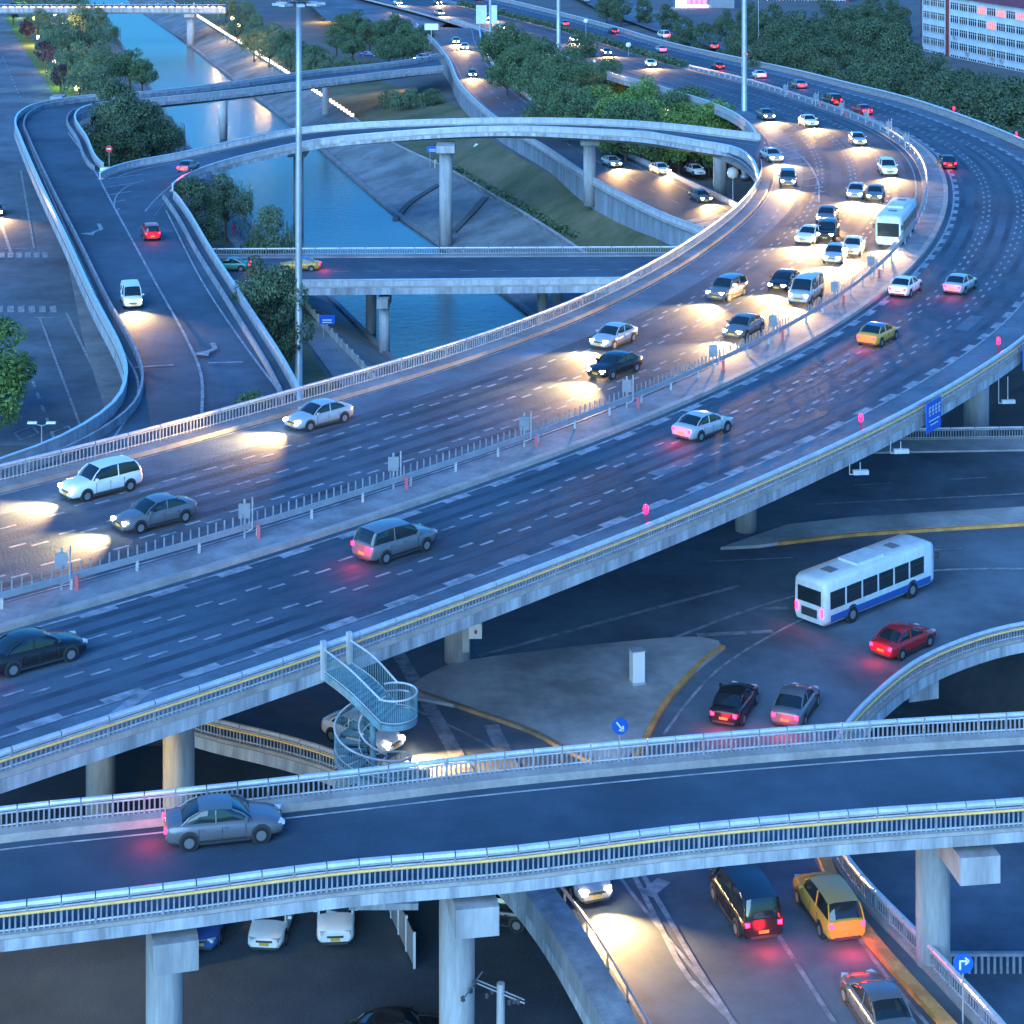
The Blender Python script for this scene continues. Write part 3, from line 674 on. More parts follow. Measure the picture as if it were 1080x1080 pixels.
lw([(430,745), (520,790), (600,860), (680,960), (745,1040), (790,1100)], .18); lw([(652,880), (700,960), (735,1020), (770,1075), (800,1130)], .25); lw([(645,880), (672,930), (700,985), (725,1030), (770,1075)], .25)
lw([(820,985), (855,1040), (900,1110)], .22); lw([(868,770), (852,830), (852,880), (872,930), (920,1010), (990,1095)], .2)
lw([(905,760), (935,728), (985,698), (1080,668)], .2); lw([(600,935), (640,1010), (700,1110)], .18)
d = P(691,937,6); line_mark(mk, [d+Vector((-.45,-.6,0)), d+Vector((.45,.7,0))], .7, .014)
mk.build('lane_markings', 'paint_worn', lowr)
for x, y in [(1, 71), (19, 60), (9, 88), (40, 92), (53, 100), (30, 112), (-5, 112), (62, 84), (27, 76)]:
    pier(lowr, x, y, 5, -.5, .55, False)
q = P(948,745,4); w = MB(); w.box((q.x+1.6, q.y+2.4, 3.6), 1.9, 1.4, 1.3, .3); w.build('bracket_block', 'fascia', lowr)
# ================================================================== near bridge
NF = spline([P(x, y, 14) for x, y in [(-120,898), (0,880), (180,861), (360,841), (500,824), (620,812), (800,796), (960,784), (1080,777), (1200,769)]], step=1.25)
NN = spline([P(x, y, 14) for x, y in [(-120,1006), (0,992), (180,970), (360,946), (540,930), (720,907), (900,890), (1080,877), (1200,866)]], n=len(NF))
nb = empty('near_bridge', (0, 75, 0), 'single-lane bridge crossing the whole foreground, yellow pipe along its near railing', 'bridge')
deck(nb, NF, NN, 'asphalt', edge=.42, depth=1.1, inset=.3)
railing(nb, NF, 1, h=1.2, seg=1.25, per=1, dens=6, kerb=.33, kw=.75, rtop=.11, kerbmat='kerb')
railing(nb, NN, -1, h=1.28, seg=1.22, yellow=True, per=1, dens=6, kerb=.15, kw=.45, rtop=.15)
mk = MB()
for u in (.165, .80): line_mark(mk, [a.lerp(b, u) for a, b in zip(NF, NN)], .12, .02)
mk.build('lane_markings', 'paint', nb)
for px in (187, 502, 1033):
    k = min(range(len(NN)), key=lambda i: abs(540+F*NN[i].x/NN[i].y-px)); p = NN[k]; q = NN[k+1]-NN[k-1]; a = math.atan2(q.y, q.x)
    n = Vector((-math.sin(a), math.cos(a), 0)); c = p + n*5.3
    pr = pier(nb, c.x, c.y, 12.9, -.5, .72, False)
    cp = MB(); e = p + n*3.2; cp.box((e.x, e.y, 12.25-.15), 1.65, 6.7, 1.1, a); cp.build('pier_cap', 'pier', pr)
# ================================================================== surface at the bottom
sheet('car_park', [Vector((-60,40,.03)), Vector((12,40,.03)), Vector((12,118,.03)), Vector((-60,118,.03))], 'asphalt_old')
sheet('side_street', [Vector((14,40,.03)), Vector((90,40,.03)), Vector((90,120,.03)), Vector((14,120,.03))], 'asphalt_low')

rp = random.Random(3)
for i in range(22):                     # old patch repairs in the asphalt
    k = rp.randrange(30, len(MED)-60); sd = rp.choice((1, -1)); u0 = rp.uniform(.08, .7); n_ = rp.choice((1, 2, 3)); w = MB()
    a = [at_frac(sd, j, u0) for j in range(k, k+n_+1)]; b = [at_frac(sd, j, u0+rp.uniform(.06, .1)) for j in (range(k, k+n_+1))]
    b = [p.lerp(q, 1) for p, q in zip(a, [at_frac(sd, j, u0+.08) for j in range(k, k+n_+1)])]
    for p, q, j in zip(a, b, range(k, k+n_+1)): p.z = q.z = MED[j].z
    ribbon(w, a, b, .0185); w.build('asphalt_patch', rp.choice(('asphalt_track', 'asphalt_light', 'asphalt_old')), hw)
# ================================================================== stone arch bridge at the bottom right
ab = empty('arch_bridge', P(1060,1030,0), 'old stone arch bridge with balustrade at the bottom right corner, behind the blue arrow sign', 'bridge')
aY = P(1000,1027,0).y
w = MB(); n = 14
x0 = 15.5; spanw, pierw = 3.3, .8; top = 0.0; xs = x0
for a_ in range(6):
    cx = xs + spanw/2; zc = -2.3; r = spanw/2
    arc = [(cx - r*math.cos(math.pi*i/n), zc + r*.98*math.sin(math.pi*i/n)) for i in range(n+1)]
    for i in range(n):
        (xa, za), (xb, zb) = arc[i], arc[i+1]
        w.poly([(xa, aY, za), (xb, aY, zb), (xb, aY, -.32), (xa, aY, -.32)]); w.poly([(xa, aY, za), (xb, aY, zb), (xb, aY+5, zb), (xa, aY+5, za)])
    w.poly([(xs+spanw, aY, -5), (xs+spanw+pierw, aY, -5), (xs+spanw+pierw, aY, -.32), (xs+spanw, aY, -.32)])
    w.poly([(xs+spanw, aY, -5), (xs+spanw, aY+5, -5), (xs+spanw, aY+5, -2.3), (xs+spanw, aY, -2.3)])
    w.poly([(xs, aY, -5), (xs, aY+5, -5), (xs, aY+5, -2.3), (xs, aY, -2.3)])
    xs += spanw + pierw
w.build('arch_wall', 'stone', ab)
w = MB(); w.box((x0+12, aY, -.34), 26, .5, .36); w.build('cornice', 'fascia', ab)
w = MB(); w.box((x0+12, aY-.02, .88), 26, .22, .14)
for i in range(87): w.box((x0-.8+i*.3, aY, .02), .12, .12, .86)
w.build('balustrade', 'baluster', ab)
# street name / arrow signs --------------------------------------------------------------
def disc_sign(name, px, py, z, col, r, label, arrow, pole=True, zbase=None, facing=0.0, cat='road sign'):
    q = P(px, py, z); zb = z-2.2 if zbase is None else zbase
    t = empty(name, (q.x, q.y, zb), label, cat)
    if pole:
        m_ = MB(); m_.tube((q.x, q.y+.08, zb), (q.x, q.y+.08, z+.1), .04); m_.build('pole', 'steel', t)
    m_ = MB(); m_.tube((q.x, q.y-.03, z), (q.x, q.y+.03, z), r, n=28); s_ = m_.build('sign_face', col, t)
    m_ = MB(); yy = q.y-.05
    def bar(x1, z1, x2, z2, w_):
        d = Vector((x2-x1, 0, z2-z1)); nn = Vector((-d.z, 0, d.x)).normalized()*(w_/2); a = Vector((q.x+x1, yy, z+z1)); b = a+d
        m_.poly([a+nn, b+nn, b-nn, a-nn])
    for s in arrow: bar(*[v*r for v in s])
    m_.build('sign_symbol', 'white', t); return t
disc_sign('arrow_sign', 654, 766, 7.9, 'blue_sign', .42, 'round blue sign, white arrow pointing down right, at the tip of the traffic island', [(-.45,.55,.35,-.45,.2), (.40,-.5,-.15,-.42,.2), (.40,-.55,.36,.10,.2)], zbase=6.1)
disc_sign('turn_sign', 1016, 1016, 8.6, 'blue_sign', .40, 'round blue sign with a white right-turn arrow on a thin pole, bottom right', [(-.35,-.6,-.35,.2,.2), (-.42,.28,.45,.28,.2), (.55,.30,.15,.62,.17), (.55,.26,.15,-.06,.17)], zbase=6)
disc_sign('no_entry_sign', 115, 157, 11.8, 'red_sign', .48, 'round red no-entry sign on a thin pole where the loop ramp begins', [(-.6,0,.6,0,.3)], zbase=9)
q = P(111,184,9); t = empty('crash_cushion', q, 'small orange and white box at the tip of the gore on the left ramp', 'barrier')
w = MB(); w.box(q, 1.2, .9, .55); w.build('base', 'orange', t); w = MB(); w.box((q.x, q.y, q.z+.55), 1.25, .95, .4); w.build('top', 'white', t)
# blue direction boards on the outer railing
for px, py, lb in ((976,447,'blue direction board hanging on the outer railing, left one of two, right of the cameras'), (1073,384,'blue direction board hanging on the outer railing at the right picture edge')):
    k = min(range(len(mR)), key=lambda i: abs(540+F*mR[i].x/mR[i].y-px) if mR[i].y < 190 else 1e9); p = mR[k]; d = mR[k+1]-mR[k-1]; a = math.atan2(d.y, d.x)
    o_ = p - Vector((-math.sin(a), math.cos(a), 0))*.45; t = empty('direction_board', o_, lb, 'road sign', 'blue direction boards')
    w = MB(); w.box((o_.x, o_.y, p.z-.85), 2.3, .08, 1.95, a); w.build('board', 'blue_sign', t)
    w = MB(); f = Vector((math.cos(a), math.sin(a), 0)); nn = Vector((math.sin(a), -math.cos(a), 0))*.06
    def stk(x1, z1, x2, z2, wd=.06):
        A = o_+nn+f*x1; B = o_+nn+f*x2; A.z = p.z-.85+z1; B.z = p.z-.85+z2; dd = (B-A).normalized(); up = (dd.cross(nn)).normalized()*wd/2; w.poly([A+up, B+up, B-up, A-up])
    for i in range(4):
        x = -.85+i*.5; stk(x, 1.6, x+.34, 1.6); stk(x, 1.35, x+.34, 1.35); stk(x+.17, 1.7, x+.17, 1.05); stk(x+.02, 1.1, x+.32, 1.1); stk(x+.03, 1.55, x+.03, 1.2)
    stk(-.85, .72, .85, .72, .07); stk(-.6, .45, .6, .45, .07)
    w.build('lettering', 'white', t)
# small floodlights on brackets below the edge
for px, py, lb in ((903,470,'white floodlight on a bracket under the highway edge, left one'), (939,452,'white floodlight on a bracket under the highway edge, right one'), (1057,388,'floodlight hanging on two thin rods below the highway edge at right')):
    k = min(range(len(mR)), key=lambda i: abs(540+F*mR[i].x/mR[i].y-px) if mR[i].y < 190 else 1e9); p = mR[k] + Vector((.2, -.3, 0))
    drop = .75 if px < 1000 else 1.9
    t = empty('floodlight', p, lb, 'floodlight', 'floodlights below the highway edge')
    w = MB(); w.tube(p+Vector((-.3,0,-.3)), p+Vector((-.3,0,-drop-.3)), .035); w.tube(p+Vector((.35,0,-.3)), p+Vector((.35,0,-drop-.3)), .035); w.tube(p+Vector((-.3,0,-drop-.3)), p+Vector((.35,0,-drop-.3)), .035); w.build('bracket', 'steel', t)
    w = MB(); w.box((p.x+.35, p.y-.15, p.z-drop-.25), .95, .28, .26, .1); w.build('lamp_head', 'rail_top', t)
# cabinet on the island, box on the pier
q = P(672,720,6.16); t = empty('utility_cabinet', q, 'tall pale metal cabinet standing alone on the traffic island', 'cabinet', rz=.3)
w = MB(); w.box((q.x, q.y, q.z+.1), .72, .62, 1.72, .3); b_ = w.build('cabinet_body', 'white', t); bv = b_.modifiers.new('b', 'BEVEL'); bv.width = .02
w = MB(); w.box((q.x, q.y, q.z), .8, .7, .1, .3); w.build('plinth', 'concrete', t)
w = MB(); w.box((q.x, q.y, q.z+1.82), .78, .68, .06, .3); w.build('lid', 'rail_top', t)
q = P(497,683,8.2); t = empty('meter_box', (q.x, q.y, 8.0), 'white box fixed beside the round pier on the traffic island', 'box')
w = MB(); w.box((q.x+.2, q.y+2, 8.0), .75, .5, .85); w.build('box_body', 'white', t); w = MB(); w.box((q.x+.22, q.y+1.73, 8.3), .14, .03, .2); w.build('warning_label', 'red_sign', t)
w = MB(); w.box((q.x-.35, q.y+2, 7.2), .4, .4, 1.7); w.build('meter_case', 'steel', t)
# ------------------------------------------------------------------ spiral stair
cx, cy, zt = -6.15, 88.1, 14.7; RI_, RO_ = .62, 1.7; pitch = 2.75; zfoot = 7.6; turns = (zt-zfoot)/pitch
st = empty('spiral_stair', (cx, cy, 6), 'blue-green steel spiral stair hanging off the outer edge of the highway', 'stairs')
def hx(r, a, dz=0): return Vector((cx+r*math.cos(a), cy+r*math.sin(a), zt - pitch*a/(2*math.pi) + dz))
w = MB(); w.tube((cx, cy, zfoot-.3), (cx, cy, zt-.1), .14, n=14); w.build('column', 'stair', st)
w = MB(); w.box((cx+.6, cy+4.2, zfoot-.3), 3.0, 12.6, .28); w.build('walkway', 'fascia', st)
ns = int(turns*16); A0 = .35
for i in range(ns):
    a0 = A0+i*2*math.pi/16; a1 = a0+2*math.pi/16*1.04; z = zt - pitch*(a0)/(2*math.pi)
    w = MB()
    for dz, in ((0,), (-.06,)): w.poly([(cx+r*math.cos(a), cy+r*math.sin(a), z+dz) for r, a in ((RI_*.4, a0), (RO_, a0), (RO_, (a0+a1)/2), (RO_, a1), (RI_*.4, a1))])
    w.poly([(cx+r*math.cos(a0), cy+r*math.sin(a0), z+d_) for r, d_ in ((.25, 0), (RO_, 0), (RO_, -.17), (.25, -.17))])
    w.build('step', 'stair', st)
hel = [hx(RO_, A0 + i*.12) for i in range(int((turns*2*math.pi-A0)/.12))]
w = MB()
for r, h0, h1 in ((RO_, -.28, .04), (RI_, -.28, .04)):
    pl = [hx(r, A0+i*.12) for i in range(len(hel))]; w.sweep(pl, [(-.03, h0), (.03, h0), (.03, h1), (-.03, h1)])
w.build('stringer', 'stair', st)
w = MB()
for r in (RO_, RI_):
    pl = [hx(r, A0+i*.12, 1.05) for i in range(len(hel))]
    for p, q in zip(pl, pl[1:]): w.tube(p, q, .045, n=6, cap=False)
    pl = [hx(r, A0+i*.12, .3) for i in range(len(hel))]
    for p, q in zip(pl, pl[1:]): w.tube(p, q, .02, n=4, cap=False)
w.build('handrail', 'rail', st)
w = MB()
for i in range(len(hel)*2//1):
    a = A0+i*.06*1.2
    if a < turns*2*math.pi: w.tube(hx(RO_, a, .02), hx(RO_, a, 1.05), .016, n=4, cap=False)
w.build('balusters', 'stair', st)
# landing (a round balcony) and the flight up to the deck
lc = Vector((cx+.95, cy+.1, zt)); w = MB(); w.tube(lc+Vector((0,0,-.22)), lc, 1.0, n=26); w.build('landing', 'stair', st)
k = min(range(len(mR)), key=lambda i: abs(540+F*mR[i].x/mR[i].y-349) if mR[i].y < 150 else 1e9); ed = mR[k]; dd = (mR[k+1]-mR[k-1]).normalized(); oo = Vector((dd.y, -dd.x, 0))
fa = ed - dd*.75 + oo*.05; fb_ = ed + dd*.75 + oo*.05; fa.z = fb_.z = 15.9
la = lc + Vector((-.55,-.85,0)); lb_ = lc + Vector((.1,.95,0)); w = MB(); N_ = 14
pa = spline([fa, fa.lerp(la, .5)+Vector((0,-.25,.25)), la], n=N_+1); pb = spline([fb_, fb_.lerp(lb_, .5)+Vector((0,-.1,.25)), lb_], n=N_+1)
for i in range(N_):
    z = pa[i].z; w.poly([(pa[i].x, pa[i].y, z), (pb[i].x, pb[i].y, z), (pb[i+1].x, pb[i+1].y, z), (pa[i+1].x, pa[i+1].y, z)]); w.poly([(pa[i+1].x, pa[i+1].y, z), (pb[i+1].x, pb[i+1].y, z), (pb[i+1].x, pb[i+1].y, pa[i+1].z), (pa[i+1].x, pa[i+1].y, pa[i+1].z)])
w.build('entry_steps', 'stair', st)
w = MB()
for pl in (pa, pb): w.sweep(pl, [(-.03, -.3), (.03, -.3), (.03, .05), (-.03, .05)])
w.build('entry_stringer', 'stair', st)
w = MB(); v_ = MB()
rim_ = [lc + Vector((math.cos(a), math.sin(a), 0)) for a in [(-2.2+i*.18) for i in range(25)]]
for pl in (pa, pb, rim_):
    for p, q in zip(pl, pl[1:]):
        for h, r in ((1.1, .045), (.12, .02)): w.tube(p+Vector((0,0,h)), q+Vector((0,0,h)), r, n=6, cap=False)
        for u in (0, .5): c = p.lerp(q, u); v_.tube(c, c+Vector((0,0,1.1)), .016, n=4, cap=False)
w.build('balcony_handrail', 'rail', st); v_.build('balcony_balusters', 'stair', st)
w = MB()
for c in (fa, fb_): w.box((c.x, c.y, 15.6), .22, .22, 1.75, .6)
w.build('gate_post', 'rail', st)
# ------------------------------------------------------------------ masts and lamps
def mast(name, px, py, z, h, r0, r1, label, cat='lamp post', ring=False):
    q = P(px, py, z); t = empty(name, q, label, cat)
    w = MB(); w.lathe(q, [(r0*1.5, 0), (r0*1.5, .4), (r0, .45), (r0*.82+r1*.18, h*.33), (r0*.45+r1*.55, h*.66), (r1, h)], 18); w.build('pole', 'steel', t, True)
    if ring:
        w = MB()
        for i in range(16):
            a, b = 2*math.pi*i/16, 2*math.pi*(i+1)/16; w.tube(q+Vector((1.2*math.cos(a), 1.2*math.sin(a), h)), q+Vector((1.2*math.cos(b), 1.2*math.sin(b), h)), .08, n=6, cap=False)
        for a in range(4): w.tube(q+Vector((0,0,h+.3)), q+Vector((1.2*math.cos(a*1.57), 1.2*math.sin(a*1.57), h)), .05, n=6)
        w.build('ring', 'dark', t)
        for i in range(8):
            a = 2*math.pi*i/8+.2; w = MB(); c = q+Vector((1.9*math.cos(a), 1.9*math.sin(a), h-.15)); w.box(c, 1.35, .7, .22, a); w.tube(q+Vector((1.2*math.cos(a), 1.2*math.sin(a), h)), c+Vector((0,0,.2)), .05, n=6)
            w.build('lamp_head', 'rail', t)
    return t
mast('high_mast_lamp', 315, 416, 0, 38.2, .36, .25, 'very tall grey mast with a ring of flat lamp heads, left of picture centre', ring=True)
mast('high_mast_lamp', 785, 188, 5.4, 46, .42, .33, 'tall grey mast right of centre, where the loop ramp meets the highway', ring=True)
mast('high_mast_lamp', 589, 86, 5.4, 46, .42, .33, 'tall grey mast behind the round trees at the top centre', ring=True)
def small_lamp(px, py, z, h, label, globe='white', grp=None, lit=False, r=.3, arm=0):
    q = P(px, py, z); t = empty('street_lamp', q, label, 'lamp post', grp)
    w = MB(); w.tube(q, q+Vector((0,0,h)), .09, .05, n=8); w.build('pole', 'steel', t)
    if arm:
        w = MB()
        for s in (-1, 1): w.tube(q+Vector((0,0,h-.1)), q+Vector((s*arm,0,h+.15)), .04, n=6)
        w.build('arm', 'steel', t)
        for s in (-1, 1): w = MB(); w.box(q+Vector((s*arm,0,h+.1)), .8, .3, .16); w.build('lamp_head', 'white', t)
    else:
        w = MB(); w.lathe(q+Vector((0,0,h)), [(.06, 0), (r*.8, r*.3), (r, r), (r*.8, r*1.7), (.05, r*2)], 14); w.build('lamp_globe', 'lamp_white' if lit else globe, t, True)
small_lamp(773,243,5.4,6.5,'lamp post with one pale globe seen inside the bend of the loop ramp', r=.75)
small_lamp(295,372,0,5.0,'slim lamp post on the lawn just left of the tall mast', r=.35)
small_lamp(44,500,0,4.2,'double-headed lamp post behind the left ramp at the left edge', arm=.8)
small_lamp(627,118,5.4,9,'thin grey lamp post between the round trees at the top centre', r=.3)
small_lamp(711,28,6,9,'thin lamp post on the far carriageway edge near the top', r=.5)
small_lamp(800,62,6,14,'thin lamp post in front of the shops at the top right', r=.4)
small_lamp(618,42,7,4,'short white post on the planted median at the top centre', r=.6)
small_lamp(663,70,7,4,'short white post on the planted median right of the trees', r=.6)
q = P(529,1125,0)    # electricity pole at the bottom
q = Vector((-.45, 79.5, 0)); t = empty('utility_pole', q, 'concrete electricity pole with crossarm and insulators under the near bridge, bottom centre', 'pole')
ph = 53 - 79.5*(1037+156)/2100
w = MB(); w.tube(q, q+Vector((0,0,ph)), .22, .16, n=14); w.build('pole', 'pier', t)
w = MB()
for dy in (-.12, .12): w.tube(q+Vector((-1.0,dy+.5,ph-.2)), q+Vector((.95,dy-.5,ph-.45)), .03, n=6); w.tube(q+Vector((-1.45,-.6,ph-.25)), q+Vector((-.75,.9,ph-.05)), .03, n=6)
w.build('crossarm', 'steel', t)
for x, y, z in ((-1.5,-.4,-.5), (-1.2,0,-.4), (-1.05,.3,-.3), (-.55,-.1,-.55), (-.35,.1,-.5), (.35,-.3,-.7), (.55,-.4,-.6), (.7,-.5,-.55)):
    w = MB(); c = q+Vector((x, y, ph+z)); w.lathe(c, [(.05,0),(.10,.05),(.05,.1),(.10,.15),(.04,.22)], 10); w.build('insulator', 'dark', t)
# panel fence on the car park
a, b = P(405,952,0), P(437,1022,0); t = empty('panel_fence', a, 'grey panel fence standing in the car park beside the round pier', 'fence'); d = b-a; an = math.atan2(d.y, d.x)
for i in range(4):
    w = MB(); c = a+d*((i+.5)/4); w.box((c.x, c.y, .12), d.length/4*.96, .05, 1.5, an); w.build('fence_panel', 'steel', t)
for i in range(5): w = MB(); w.box(a+d*(i/4), .1, .1, 1.75, an); w.build('post', 'white', t)
# warm lamp under the highway at the left: its glow is on the piers
t = empty('wall_lamp', (-21.5, 92, 11.5), 'lamp bracketed to the second pier under the highway at the left edge', 'lamp')
w = MB(); w.tube((-21.5, 92, 11.5), (-21.5, 92, 11.9), .3, n=12); w.build('lamp_bowl', 'lamp_warm', t)
w = MB(); w.tube((-21.5, 92, 11.9), (-21.5, 92, 14.6), .05, n=8); w.build('stem', 'steel', t)
ld = bpy.data.lights.new('bulb', 'POINT'); ld.energy = 330; ld.color = (1, .62, .18); ld.shadow_soft_size = .3
lo_ = bpy.data.objects.new('bulb', ld); C.objects.link(lo_); lo_.location = (-21.5, 92, 11.2); lo_.parent = t; lo_.matrix_parent_inverse = t.matrix_basis.inverted()
# string of lights along the east bank, each a small lamp
EL = resample([p+Vector((.5,0,.65)) for p in etl if 392 < p.y < 660], step=3.4)
w = MB(); w.box((0,0,0), .7, .4, .5); b0 = w.build('bank_lamp', 'lamp_white')
for i, p in enumerate(EL):
    o = b0 if i == 0 else b0.copy()
    if i: C.objects.link(o)
    o.location = p; tag(o, 'small square lamp in the string of lights along the right river bank', 'lamp', 'string of lights along the right river bank')
# lit shrubs lamps among the willows
for i, (px, py, z, k_) in enumerate([(70,34,4,'lamp_warm'),(58,16,3,'lamp_white'),(24,12,2,'lamp_lime'),(72,78,3,'lamp_lime'),(81,94,2,'lamp_lime'),(40,40,2,'lamp_warm'),(57,66,2,'lamp_white'),(109,82,2,'lamp_white'),(230,12,5,'lamp_warm'),(252,27,4,'lamp_warm'),(245,20,6,'lamp_warm'),(275,52,2,'lamp_warm'),(283,58,2,'lamp_warm'),(36,20,3,'lamp_lime'),(703,118,7,'lamp_warm'),(705,122,6.5,'lamp_warm'),(68,26,6,'lamp_warm'),(340,14,4,'lamp_warm')]):
    q = P(px, py, z); t = empty('park_lamp', (q.x, q.y, 0), ['orange lamp glowing low inside the near willow group','pale lamp among the willows near the top left','lime lamp by the first purple tree','bright lime lamp beside the fourth purple tree','lime lamp just above the left ramp parapet','warm lamp by the second purple tree','white lamp by the third purple tree','small white lamp by the round bush','orange lamp under the trees at the top, left one','orange lamp under the trees at the top, lowest of three','orange lamp under the trees at the top, middle one','tiny warm lamp below the tree row, upper one','tiny warm lamp below the tree row, lower one','lime lamp by the top purple tree','orange lamp under the lime trees, upper one','orange lamp under the lime trees, lower one','orange lamp high in the willow group','warm lamp near the top of the tall mast'][i], 'lamp')
    w = MB(); w.tube((q.x, q.y, 0), (q.x, q.y, z-.3), .07, n=6); w.build('post', 'dark', t); w = MB(); w.lathe((q.x, q.y, z-.3), [(.2,0),(.5,.35),(.5,.7),(.1,1.0)], 10); w.build('lamp_globe', k_, t, True)
    ld = bpy.data.lights.new('bulb', 'POINT'); ld.energy = 700 if k_ == 'lamp_warm' else 350; ld.color = {'lamp_warm': (1,.55,.15), 'lamp_white': (1,.8,.6), 'lamp_lime': (.7,1,.15)}[k_]; ld.shadow_soft_size = .5
    lo_ = bpy.data.objects.new('bulb', ld); C.objects.link(lo_); lo_.location = (q.x, q.y-1.5, z+1); lo_.parent = t; lo_.matrix_parent_inverse = t.matrix_basis.inverted()
# gantry sign on the far approach
q = P(517,40,7); t = empty('gantry_sign', q, 'grey-backed direction board on a thick pole over the far approach road', 'road sign')
w = MB(); w.tube(q, q+Vector((0,0,14)), .35, n=12); w.build('pole', 'steel', t)
w = MB(); w.box((q.x-2.2, q.y, 12.0-1.5), 2.6, .2, 4.6); w.box((q.x+.9, q.y-.1, 12.0-1.5), 1.6, .2, 4.6); w.build('board', 'facade', t)
q = P(455,45,8); t = empty('small_board', q, 'small white board on a post at the top of the river ramp', 'road sign')
w = MB(); w.box((q.x, q.y, 11), 3.2, .15, 1.5); w.build('board', 'white', t); w = MB(); w.tube(q, (q.x, q.y, 11), .12); w.build('post', 'steel', t)
for px, py, z, wd, lb in ((345,338,2.0,1.7,'blue board on the riverside path fence below the low bridge'), (456,158,3.0,1.8,'small blue board on a post by the right bank path')):
    q = P(px, py, z); t = empty('path_board', (q.x, q.y, 0), lb, 'road sign'); w = MB(); w.box((q.x, q.y, z-.4), wd, .08, 1.0); w.build('board', 'blue_sign', t); w = MB(); w.box((q.x, q.y-.06, z), wd*.6, .02, .12); w.box((q.x, q.y-.06, z-.25), wd*.6, .02, .1); w.build('lettering', 'white', t)
    w = MB(); w.tube((q.x-.4, q.y+.1, 0), (q.x-.4, q.y+.1, z), .05); w.build('post', 'steel', t)
# wire-like white outline laid on the grass slope
fr = empty('slope_marking', P(495,165,3.4), 'white bent strip lying on the grass slope between the pier and the wall', 'ground marking')
def es(px, py):
    p = P(px, py, 3)
    for _ in range(5):
        et = interpY(ET, p.y)[0]+1.2; eg, gz = interpY(EG, p.y); t_ = min(1, max(0, (p.x-et)/(eg-et))); p = P(px, py, .2+(gz-.2)*t_)
    return p
w = MB()
for a, b in (((503,152),(489,172)), ((487,172),(520,169)), ((519,168),(513,174))): line_mark(w, [es(*a), es(*b)], .55, .06)
w.build('strip', 'white', fr)
# hedge along the slope path
# ================================================================== buildings
def windows_on(parent, o, u, wdt, z0, nfl, fh, nwin, lit=(), wh=1.5):
    """rows of window bands along direction u from o"""
    nrm = Vector((u.y, -u.x, 0)); ang = math.atan2(u.y, u.x)
    for f in range(nfl):
        for k in range(nwin):
            c = o + u*((k+.5)*wdt/nwin) + nrm*.06; c.z = z0+f*fh; g = MB(); g.box((c.x, c.y, c.z), wdt/nwin*.90, .10, wh, ang)
            wn = g.build('window', 'win_lit' if (f, k) in lit else 'glass', parent)
            fr_ = MB(); ww = wdt/nwin*.9; n_ = 4
            for j in range(n_+1): e = c + u*(-ww/2+ww*j/n_) + nrm*.06; fr_.box(e, .09, .1, wh, ang)
            for zz in (0, wh*.66, wh-.06): e = c + nrm*.07; fr_.box((e.x, e.y, e.z+zz), ww, .08, .08, ang)
            fr_.build('frame', 'white', wn)
bd = empty('apartment_block', (100, 470, 0), 'pale apartment block with continuous window bands and dark red roof, top right corner', 'building')
O = Vector((98.3, 478, 0)); u = Vector((.26, -1, 0)).normalized(); nr_ = Vector((-u.y, u.x, 0))  # away from viewer side
def block(parent, o, u, ln, dp, z0, z1, m, name='wall'):
    n2 = Vector((-u.y, u.x, 0)); c = o + u*(ln/2) + n2*(dp/2); w = MB(); w.box((c.x, c.y, z0), ln, dp, z1-z0, math.atan2(u.y, u.x)); return w.build(name, m, parent)
block(bd, O, u, 75, 13, 0, 19.2, 'facade'); block(bd, O-u*.5, u, 1.0, 13.2, 0, 19.4, 'brick', 'end_wall')
block(bd, O+u*13-Vector((u.y,-u.x,0))*-.25, u, 1.3, 1.5, 0, 19.1, 'brick', 'stair_bay')
windows_on(bd, O+u*1, u, 11.5, 1.2, 6, 3.05, 3, wh=1.75); windows_on(bd, O+u*15, u, 44, 1.2, 6, 3.05, 10, lit=((5,3),(5,5),(4,4),(5,7),(3,8)), wh=1.75)
c = O+u*37.5; n2 = Vector((-u.y, u.x, 0)); w = MB(); A_ = O-u*1-n2*.8; B_ = O+u*76-n2*.8; Cc = B_+n2*14.6; D_ = A_+n2*14.6; r1, r2 = O+u*4+n2*6.5, O+u*71+n2*6.5
for p in (A_, B_, Cc, D_): p.z = 19.3
r1.z = r2.z = 23
w.poly([A_, B_, r2, r1]); w.poly([B_, Cc, r2]); w.poly([Cc, D_, r1, r2]); w.poly([D_, A_, r1]); w.poly([A_, D_, Cc, B_]); w.build('roof', 'roof_red', bd)
for k, f in ((18, 3), (24, 2), (36, 2), (40, 2), (52, 3)):
    p = O+u*k-n2*.45; w = MB(); w.box((p.x, p.y, .6+f*3.05), .9, .4, .6, math.atan2(u.y, u.x)); w.build('air_conditioner', 'steel', bd)
bb = empty('brick_building', (90, 610, 0), 'red brick building with white-framed windows behind the shops at the top right', 'building')
O2 = Vector((78, 640, 0)); u2 = Vector((1, -.25, 0)).normalized(); block(bb, O2, u2, 30, 14, 0, 19, 'brick'); windows_on(bb, O2+u2*9, u2, 20, 1.5, 5, 3.3, 5); block(bb, O2-Vector((0,.4,0)), u2, 8, 1, 0, 18, 'facade', 'pale_bay')
windows_on(bb, O2-Vector((0,.4,0)), u2, 8, 1.5, 5, 3.3, 2)
sh = empty('shop_building', (55, 600, 0), 'low shop building with glowing pink and white neon sign at the top right of centre', 'building')
O3 = Vector((50.5, 612, 0)); u3 = Vector((1, -.3, 0)).normalized(); block(sh, O3, u3, 18, 9, 0, 10, 'facade_grey')
